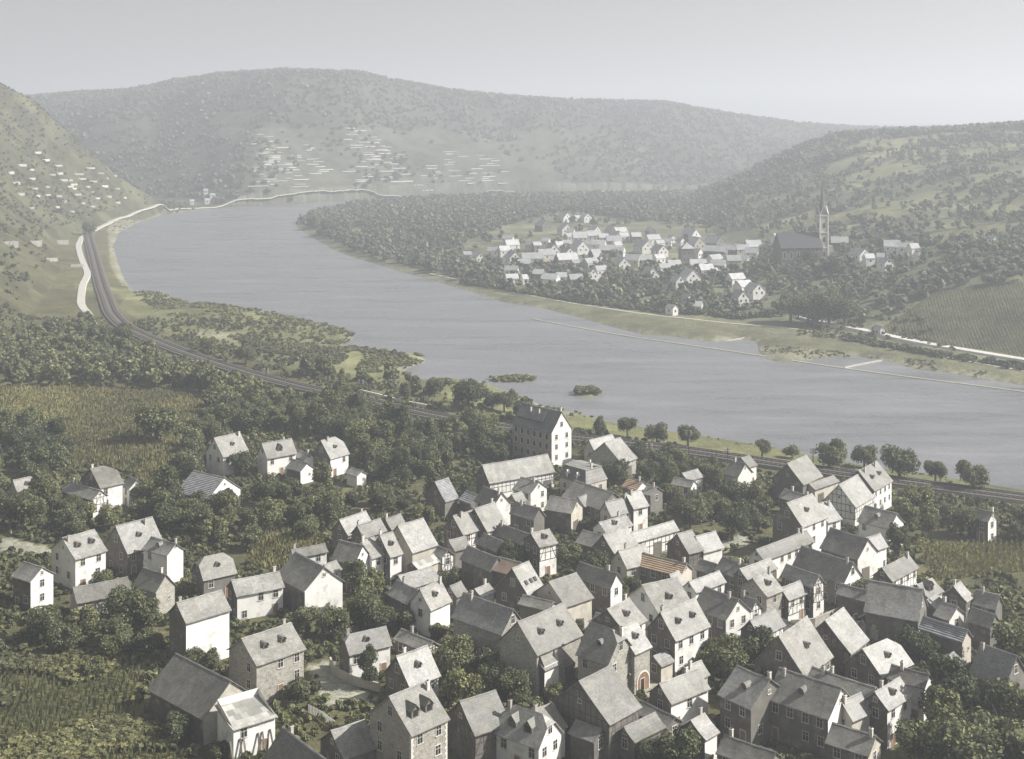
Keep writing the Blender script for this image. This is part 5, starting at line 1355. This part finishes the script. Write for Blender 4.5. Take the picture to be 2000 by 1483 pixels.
def scatter(name, pts, protos, m_, kind='stuff', zoff=0.0, sqz=(.8, 1.05), label=None):
    """pts: x, y, width, lift; every point a turned and scaled copy of one of the leaf-clump crowns, all one mass of growth"""
    Vs, Qs, b = [], [], 0
    pts = np.array(pts); z = T(pts[:, 0], pts[:, 1]); pk = rng.integers(0, len(protos), len(pts))
    for k, (v, f) in enumerate(protos):
        s = pk == k; n_ = s.sum()
        if not n_: continue
        a_ = rng.uniform(0, 2*np.pi, n_); c_, sn = np.cos(a_), np.sin(a_); w = pts[s, 2]; zz = rng.uniform(*sqz, n_)
        x = (v[None, :, 0]*c_[:, None] - v[None, :, 1]*sn[:, None]) * w[:, None] + pts[s, 0][:, None]
        y = (v[None, :, 0]*sn[:, None] + v[None, :, 1]*c_[:, None]) * w[:, None] + pts[s, 1][:, None]
        h_ = v[None, :, 2] * (w*zz)[:, None] + (z[s] + pts[s, 3]*w + zoff)[:, None]
        Vs.append(np.stack([x, y, h_], -1).reshape(-1, 3)); Qs.append((f[None] + (np.arange(n_)*len(v))[:, None, None] + b).reshape(-1, 4)); b += n_*len(v)
    o = ob(name, npmesh(name, np.vstack(Vs), np.vstack(Qs), [m_])); tag(o, label, None, None, kind); return o
def proto(seed, lobes, cards, size, shape):
    v, f, cores = crown_arrays(seed, lobes, cards, size, shape)
    cf = np.vstack([np.concatenate([c_, c_[:, 2:3]], 1) for c_ in cores])
    # triangles padded to quads by splitting an edge midpoint
    tri = np.vstack(cores); mid = (v[tri[:, 2]] + v[tri[:, 0]]) / 2; b = len(v)
    v2 = np.vstack([v, mid]); cf = np.concatenate([tri, (b + np.arange(len(tri)))[:, None]], 1)
    return v2, np.vstack([f, cf])
mid_p = [proto(200 + i, 7, 520, .17, s) for i, s in enumerate(('round', 'round', 'spread', 'tall'))]
far_p = [proto(300 + i, 4, 60, .34, s) for i, s in enumerate(('round', 'round', 'spread', 'tall', 'round'))]
low_p = [proto(400 + i, 3, 46, .40, s) for i, s in enumerate(('spread', 'round', 'round'))]
if REST: scatter('orchard_trees', [(x, y, w, .6) for x, y, w in REST], mid_p, M['leaf'], label='mass of leafy orchard trees behind the village')
# woods and orchards over the river
def bank_pts(n, f, w, seed, xr, yr):
    r = np.random.default_rng(seed); X = r.uniform(*xr, n); Y = r.uniform(*yr, n); dr = dist(RIVER, X, Y)
    ok = f(X, Y, dr, inside(RLAND, X, Y), r) & ~inside(RIVER, X, Y); X, Y = X[ok], Y[ok]; return np.stack([X, Y, r.uniform(*w, len(X)), np.full(len(X), .5)], 1)
def off_far(pts, pad=1.5):
    keep = np.ones(len(pts), bool)
    for x, y, r_ in FARFOOT: keep &= (pts[:, 0]-x)**2 + ((pts[:, 1]-y)*1.0)**2 > (r_*.75 + .5)**2
    # nothing tall right in front of the far houses
    for x, y, r_ in FARFOOT:
        keep &= ~((np.abs(pts[:, 0] - x*pts[:, 1]/y) < r_*.8) & (pts[:, 1] < y) & (pts[:, 1] > y - 11))
    return pts[keep]
def ppx(X, Y): z = T(X, Y); return CX + F*X/Y, HY + F*(HC - z)/Y
ev = np.array(FIELDS['e'], float)
def f_wood(X, Y, dr, right, r):
    x, y = ppx(X, Y); dens = .5 + .5*vn(X, Y, 40, 21)
    inv = inside(np.array([(900,480),(990,440),(1100,415),(1230,430),(1480,455),(1500,500),(1450,530),(1200,525),(1000,520),(900,510)], float), x, y)
    p = np.where((x < 1420) | (y > 470), .95, .5) * np.where(inv, .05, 1.0)
    clearing = vn(X, Y * 2.2, 55, 13) > .38
    mead = y > interp(x, [(570, 438), (600, 448), (700, 496), (760, 512), (840, 534), (900, 548), (1000, 570), (1100, 586), (1250, 606), (1430, 620), (1560, 611), (1640, 626), (1700, 640), (1850, 668), (2000, 695)]) - 1
    return right & ~mead & (r.random(len(X)) < p) & ~inside(ev, x, y) & ~(clearing & (y < 470) & (r.random(len(X)) < .85)) & (Y < 1900) & ~((x > 1700) & (y > 625))
w1 = bank_pts(19000, f_wood, (4.5, 8.5), 1, (-260, 560), (560, 1500)); w1[:, 2] *= np.where(ppx(w1[:, 0], w1[:, 1])[0] > 1440, .8, 1); w1 = off_far(w1)
w2 = bank_pts(9000, f_wood, (6, 10), 2, (-200, 1000), (1250, 1900))
hd = []
for line, n_, w_ in (([(905,553),(1000,569),(1100,586),(1250,606),(1430,622),(1520,618)], 420, (2.5, 4.5)), ([(1650,661),(1760,682),(1860,699),(1960,714),(2060,732)], 330, (1.8, 3.6))):
    W_ = np.array([hit1(*p)[:2] for p in line]); L_ = np.r_[0, np.cumsum(np.linalg.norm(np.diff(W_, axis=0), axis=1))]; s_ = rng.uniform(0, L_[-1], n_)
    hd += [(x + rng.normal(0, 1.6), y + rng.normal(0, 1.6), rng.uniform(*w_), .3) for x, y in zip(np.interp(s_, L_, W_[:, 0]), np.interp(s_, L_, W_[:, 1]))]
scatter('bank_hedge', hd, low_p, M['leaf'], label='dark hedge and brush along the top of the far river meadow')
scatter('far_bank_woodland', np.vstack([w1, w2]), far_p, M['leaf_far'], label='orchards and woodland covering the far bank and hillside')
print('FARW', len(w1), len(w2))
def f_hill(X, Y, dr, right, r):
    x, y = ppx(X, Y); yf = interp(X, FOOTFAR); v = vn(X, Y, 80, 31)
    ter = (x > 480) & (x < 1080) & (y > 255) & (y < 385)
    return (~right) & (Y > yf + 10) & (Y < yf + 1050) & (r.random(len(X)) < np.where(ter, .22, .62) + .35*v)
w3 = bank_pts(42000, f_hill, (6, 12), 3, (-1150, 1300), (1560, 3050)); w3[:, 3] = .15
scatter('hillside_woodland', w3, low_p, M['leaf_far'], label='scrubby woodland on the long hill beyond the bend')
def f_left(X, Y, dr, right, r):
    x, y = ppx(X, Y); dl = interp(Y, FOOTLEFT) - X
    return (~right) & (dl > 8) & (Y > 500) & (Y < 1600) & (r.random(len(X)) < .42 + .4*vn(X, Y, 50, 32))
w4 = bank_pts(34000, f_left, (1.4, 4.6), 4, (-900, -150), (500, 1600)); w4[:, 3] = .2
scatter('slope_scrub', w4, low_p, M['scrub'], label='scrub and old vines on the steep slope above the road')
# scrub on the river flat, islets and banks
def inpx(poly, n, w, seed, keep=1.0, lift=.2, avoid=False):
    pw = np.array([hit1(*p)[:2] for p in poly]); r = np.random.default_rng(seed); XY = r.uniform(pw.min(0), pw.max(0), (n, 2)); XY = XY[inside(pw, XY[:, 0], XY[:, 1])]
    XY = XY[T(XY[:, 0], XY[:, 1]) > .05]
    v = vn(XY[:, 0], XY[:, 1], 9, seed); XY = XY[v < keep*2 - 1] if keep < 1 else XY
    return np.concatenate([XY, r.uniform(*w, (len(XY), 1)), np.full((len(XY), 1), lift)], 1)
S = [inpx([(0,1290),(200,1272),(275,1310),(262,1400),(330,1432),(370,1500),(-60,1500)], 7000, (.7, 2.0), 61, .62, .5), inpx([(262,572),(300,568),(380,590),(440,597),(570,620),(640,634),(694,652),(690,668),(640,680),(560,672),(470,660),(380,636),(300,606)], 5200, (1.3, 3.4), 51, .62),
     inpx([(440,655),(560,672),(640,680),(690,680),(780,690),(840,700),(832,712),(790,734),(720,728),(620,704),(520,690)], 4200, (1.3, 3.2), 52, .6),
     inpx([(300,620),(430,650),(520,690),(640,718),(760,742),(700,748),(560,722),(420,690),(300,650)], 1500, (1.2, 2.6), 53, .5),
     inpx([(955,736),(1050,733),(1052,750),(957,752)], 400, (1.6, 3.2), 54), inpx([(1120,764),(1174,764),(1174,778),(1120,778)], 500, (2.2, 4.0), 55, 1.0, .35),
     inpx([(220,430),(300,425),(250,470),(240,540),(212,520)], 900, (1.5, 3.2), 56, .5),
     inpx([(860,738),(1000,750),(1100,797),(1180,822),(1100,812),(1000,780),(900,762)], 700, (.8, 2.2), 57, .5),
     inpx([(1490,676),(1560,680),(1700,690),(1960,730),(1960,752),(1740,712),(1600,706),(1500,706)], 2200, (.7, 2.0), 58, .5),
     inpx([(1560,645),(1700,668),(1960,712),(1960,716),(1700,676),(1560,655)], 900, (1.5, 3.5), 59, .8),
     inpx([(1130,812),(1960,940),(1960,965),(1130,840)], 900, (.6, 1.5), 60, .35)]
scatter('river_scrub', np.vstack(S), low_p, M['scrub'], sqz=(.45, .7), label='low willow scrub along the river flats and islets')
# undergrowth, hedges and vegetables between the houses
def under(n, seed, w, xr, yr, thr, lift):
    r = np.random.default_rng(seed); X = r.uniform(*xr, n); Y = r.uniform(*yr, n); x, y = ppx(X, Y)
    ok = (dist(RIVER, X, Y) > 34) & ~inside(RIVER, X, Y) & (x > -120) & (x < 2100) & (vn(X, Y, 7, seed) < thr) & ((interp(Y, FOOTLEFT) - X) < 10)
    for k in 'abcdf': ok &= ~inside(np.array(FIELDS[k], float), x, y)
    c_ = C[np.clip(rowof(Y).astype(int), 0, NR-1), np.clip(((X/halfw(Y)+1)/2*(NC-1)).astype(int), 0, NC-1)]
    ok &= c_[:, 0] < .22
    X, Y = X[ok], Y[ok]; keep = np.ones(len(X), bool)
    for cc_, xa, nn_, L, W_ in FOOT:
        dx, dy = X - cc_[0], Y - cc_[1]; keep &= ~((np.abs(dx*xa[0] + dy*xa[1]) < L/2 + .8) & (np.abs(dx*nn_[0] + dy*nn_[1]) < W_/2 + .8))
    rx, ry = np.array(RW).T
    keep &= dist(np.array(RW), X, Y, False) > 6.5
    X, Y = X[keep], Y[keep]; return np.stack([X, Y, r.uniform(*w, len(X)), np.full(len(X), lift)], 1)
U = np.vstack([under(46000, 71, (.9, 2.4), (-200, 220), (170, 420), .5, .2), under(16000, 72, (1.4, 3.2), (-330, 200), (380, 640), .3, .25)])
scatter('undergrowth', U, low_p, M['leaf'], label='bushes, hedges and weeds growing between the houses and gardens')
print('UNDER', len(U))
# maize and vines in rows
def crop(key, row, gap, hgt, along, wid, jitter=.15, dens=1.0):
    pw = np.array([hit1(*p)[:2] for p in FIELDS[key]]); lo_, hi_ = pw.min(0), pw.max(0); R_ = float(np.linalg.norm(hi_ - lo_)); c0 = (lo_ + hi_)/2
    a_, b_ = np.meshgrid(np.arange(-R_/2, R_/2, gap), np.arange(-R_/2, R_/2, row)); a_, b_ = a_.ravel(), b_.ravel()
    a_ = a_ + rng.normal(0, gap*.3, a_.shape); b_ = b_ + rng.normal(0, jitter, b_.shape)
    X = c0[0] + a_*math.cos(along) - b_*math.sin(along); Y = c0[1] + a_*math.sin(along) + b_*math.cos(along); s = inside(pw, X, Y) & (rng.random(len(X)) < dens)
    return np.stack([X[s], Y[s], hgt*rng.uniform(.7, 1.25, s.sum()), np.full(s.sum(), wid)], 1)
def blades(pts):
    n_ = len(pts); z = T(pts[:, 0], pts[:, 1]); out = []
    for k in range(4):
        t = rng.uniform(0, 2*np.pi, n_); ux, uy = np.cos(t), np.sin(t); h_ = pts[:, 2]*rng.uniform(.6, 1, n_); w = pts[:, 3]*rng.uniform(.6, 1.3, n_); lx, ly = rng.normal(0, .13, n_)*h_, rng.normal(0, .13, n_)*h_
        base = np.stack([pts[:, 0], pts[:, 1], z - .1], -1); u = np.stack([ux*w/2, uy*w/2, 0*w], -1); tp = base + np.stack([lx, ly, h_], -1)
        out.append(np.stack([base - u*.5, base + u*.5, (base+tp)/2 + u + [0, 0, .2], tp - u*.6], 1))
    V = np.concatenate(out, 0).reshape(-1, 3); return V, np.arange(len(V)).reshape(-1, 4)
for nm, lab, parts_ in (('maize_field', 'rows of maize and beans in the fields by the white houses', [crop('a', 1.0, .6, 1.7, 1.45, .5), crop('b', .95, .55, 1.8, 1.4, .5), crop('d', 1.2, .6, 1.6, 1.3, .5), crop('f', 1.2, .6, 1.5, 1.2, .5)]),
                        ('vine_rows', 'staked vines in close rows at the lower corner', [crop('c', 1.1, .55, 1.5, 1.75, .3)]),
                        ('far_vineyard', 'vineyard in upright rows on the slope across the river', [crop('e', 1.5, .6, 1.0, 1.35, .4, .14)])):
    pts = np.vstack(parts_); keep = np.ones(len(pts), bool)
    for cc_, xa, nn_, L, W_ in FOOT:
        dx, dy = pts[:, 0] - cc_[0], pts[:, 1] - cc_[1]; keep &= ~((np.abs(dx*xa[0] + dy*xa[1]) < L/2 + .5) & (np.abs(dx*nn_[0] + dy*nn_[1]) < W_/2 + .5))
    V, Q_ = blades(pts[keep]); print(nm, len(Q_)); tag(ob(nm, npmesh(nm, V, Q_, [M['crop'] if nm != 'vine_rows' else M['scrub']])), lab, None, None, 'stuff')
# ------------------------------------------------------------------ light, air, camera
SUN_EL, SUN_AZ = math.radians(39), math.radians(-1)          # the sun stands over the far bank to the right, azimuth from +X towards +Y
d = (math.cos(SUN_EL)*math.cos(SUN_AZ), math.cos(SUN_EL)*math.sin(SUN_AZ), math.sin(SUN_EL))
from mathutils import Vector
l = bpy.data.lights.new('sun', 'SUN'); l.energy = 5.0; l.angle = math.radians(0.55); l.color = (1.0, 0.97, 0.93)
so = ob('sun', l, None, (300, 100, 500)); so.rotation_euler = Vector(d).to_track_quat('Z', 'Y').to_euler()
wd = bpy.data.worlds.new('World'); SC.world = wd; wd.use_nodes = True; nt = wd.node_tree
sk = nt.nodes.new('ShaderNodeTexSky'); sk.sky_type = 'NISHITA'; sk.sun_disc = False
sk.sun_elevation = SUN_EL; sk.sun_rotation = math.atan2(d[0], d[1])
sk.altitude = 100; sk.air_density = 2.0; sk.dust_density = 3.0; sk.ozone_density = 0.6
hs = nt.nodes.new('ShaderNodeHueSaturation'); hs.inputs['Saturation'].default_value = 0.3
nt.links.new(sk.outputs[0], hs.inputs['Color']); nt.links.new(hs.outputs[0], nt.nodes['Background'].inputs[0]); nt.nodes['Background'].inputs[1].default_value = 0.05
# the summer haze lying in the valley
m = bpy.data.materials.new('haze'); m.use_nodes = True; nt = m.node_tree
for n_ in list(nt.nodes):
    if n_.type == 'BSDF_PRINCIPLED': nt.nodes.remove(n_)
pv = nt.nodes.new('ShaderNodeVolumePrincipled'); pv.inputs['Color'].default_value = (0.89, 0.932, 1.0, 1); pv.inputs['Density'].default_value = 0.00042; pv.inputs['Anisotropy'].default_value = 0.2
nt.links.new(pv.outputs[0], nt.nodes['Material Output'].inputs['Volume'])
t = MB(); t.box(-5200, 5200, -60, 9100, -6, 330); tag(ob('haze', t.build('haze', [m])), kind='stuff')
cam = bpy.data.cameras.new('camera'); cam.sensor_width = 36; cam.lens = 45; cam.clip_start = 1; cam.clip_end = 20000
cam.shift_y = -(741.5 - HY) / 2000
co = ob('camera', cam, None, (0, 0, HC)); co.rotation_euler = (math.pi/2, 0, 0); SC.camera = co
SC.view_settings.view_transform = 'Standard'; SC.view_settings.look = 'None'; SC.view_settings.exposure = 0.92; SC.view_settings.gamma = 1
SC.cycles.max_bounces = 5; SC.cycles.diffuse_bounces = 1; SC.cycles.glossy_bounces = 2; SC.cycles.transmission_bounces = 2; SC.cycles.volume_bounces = 0
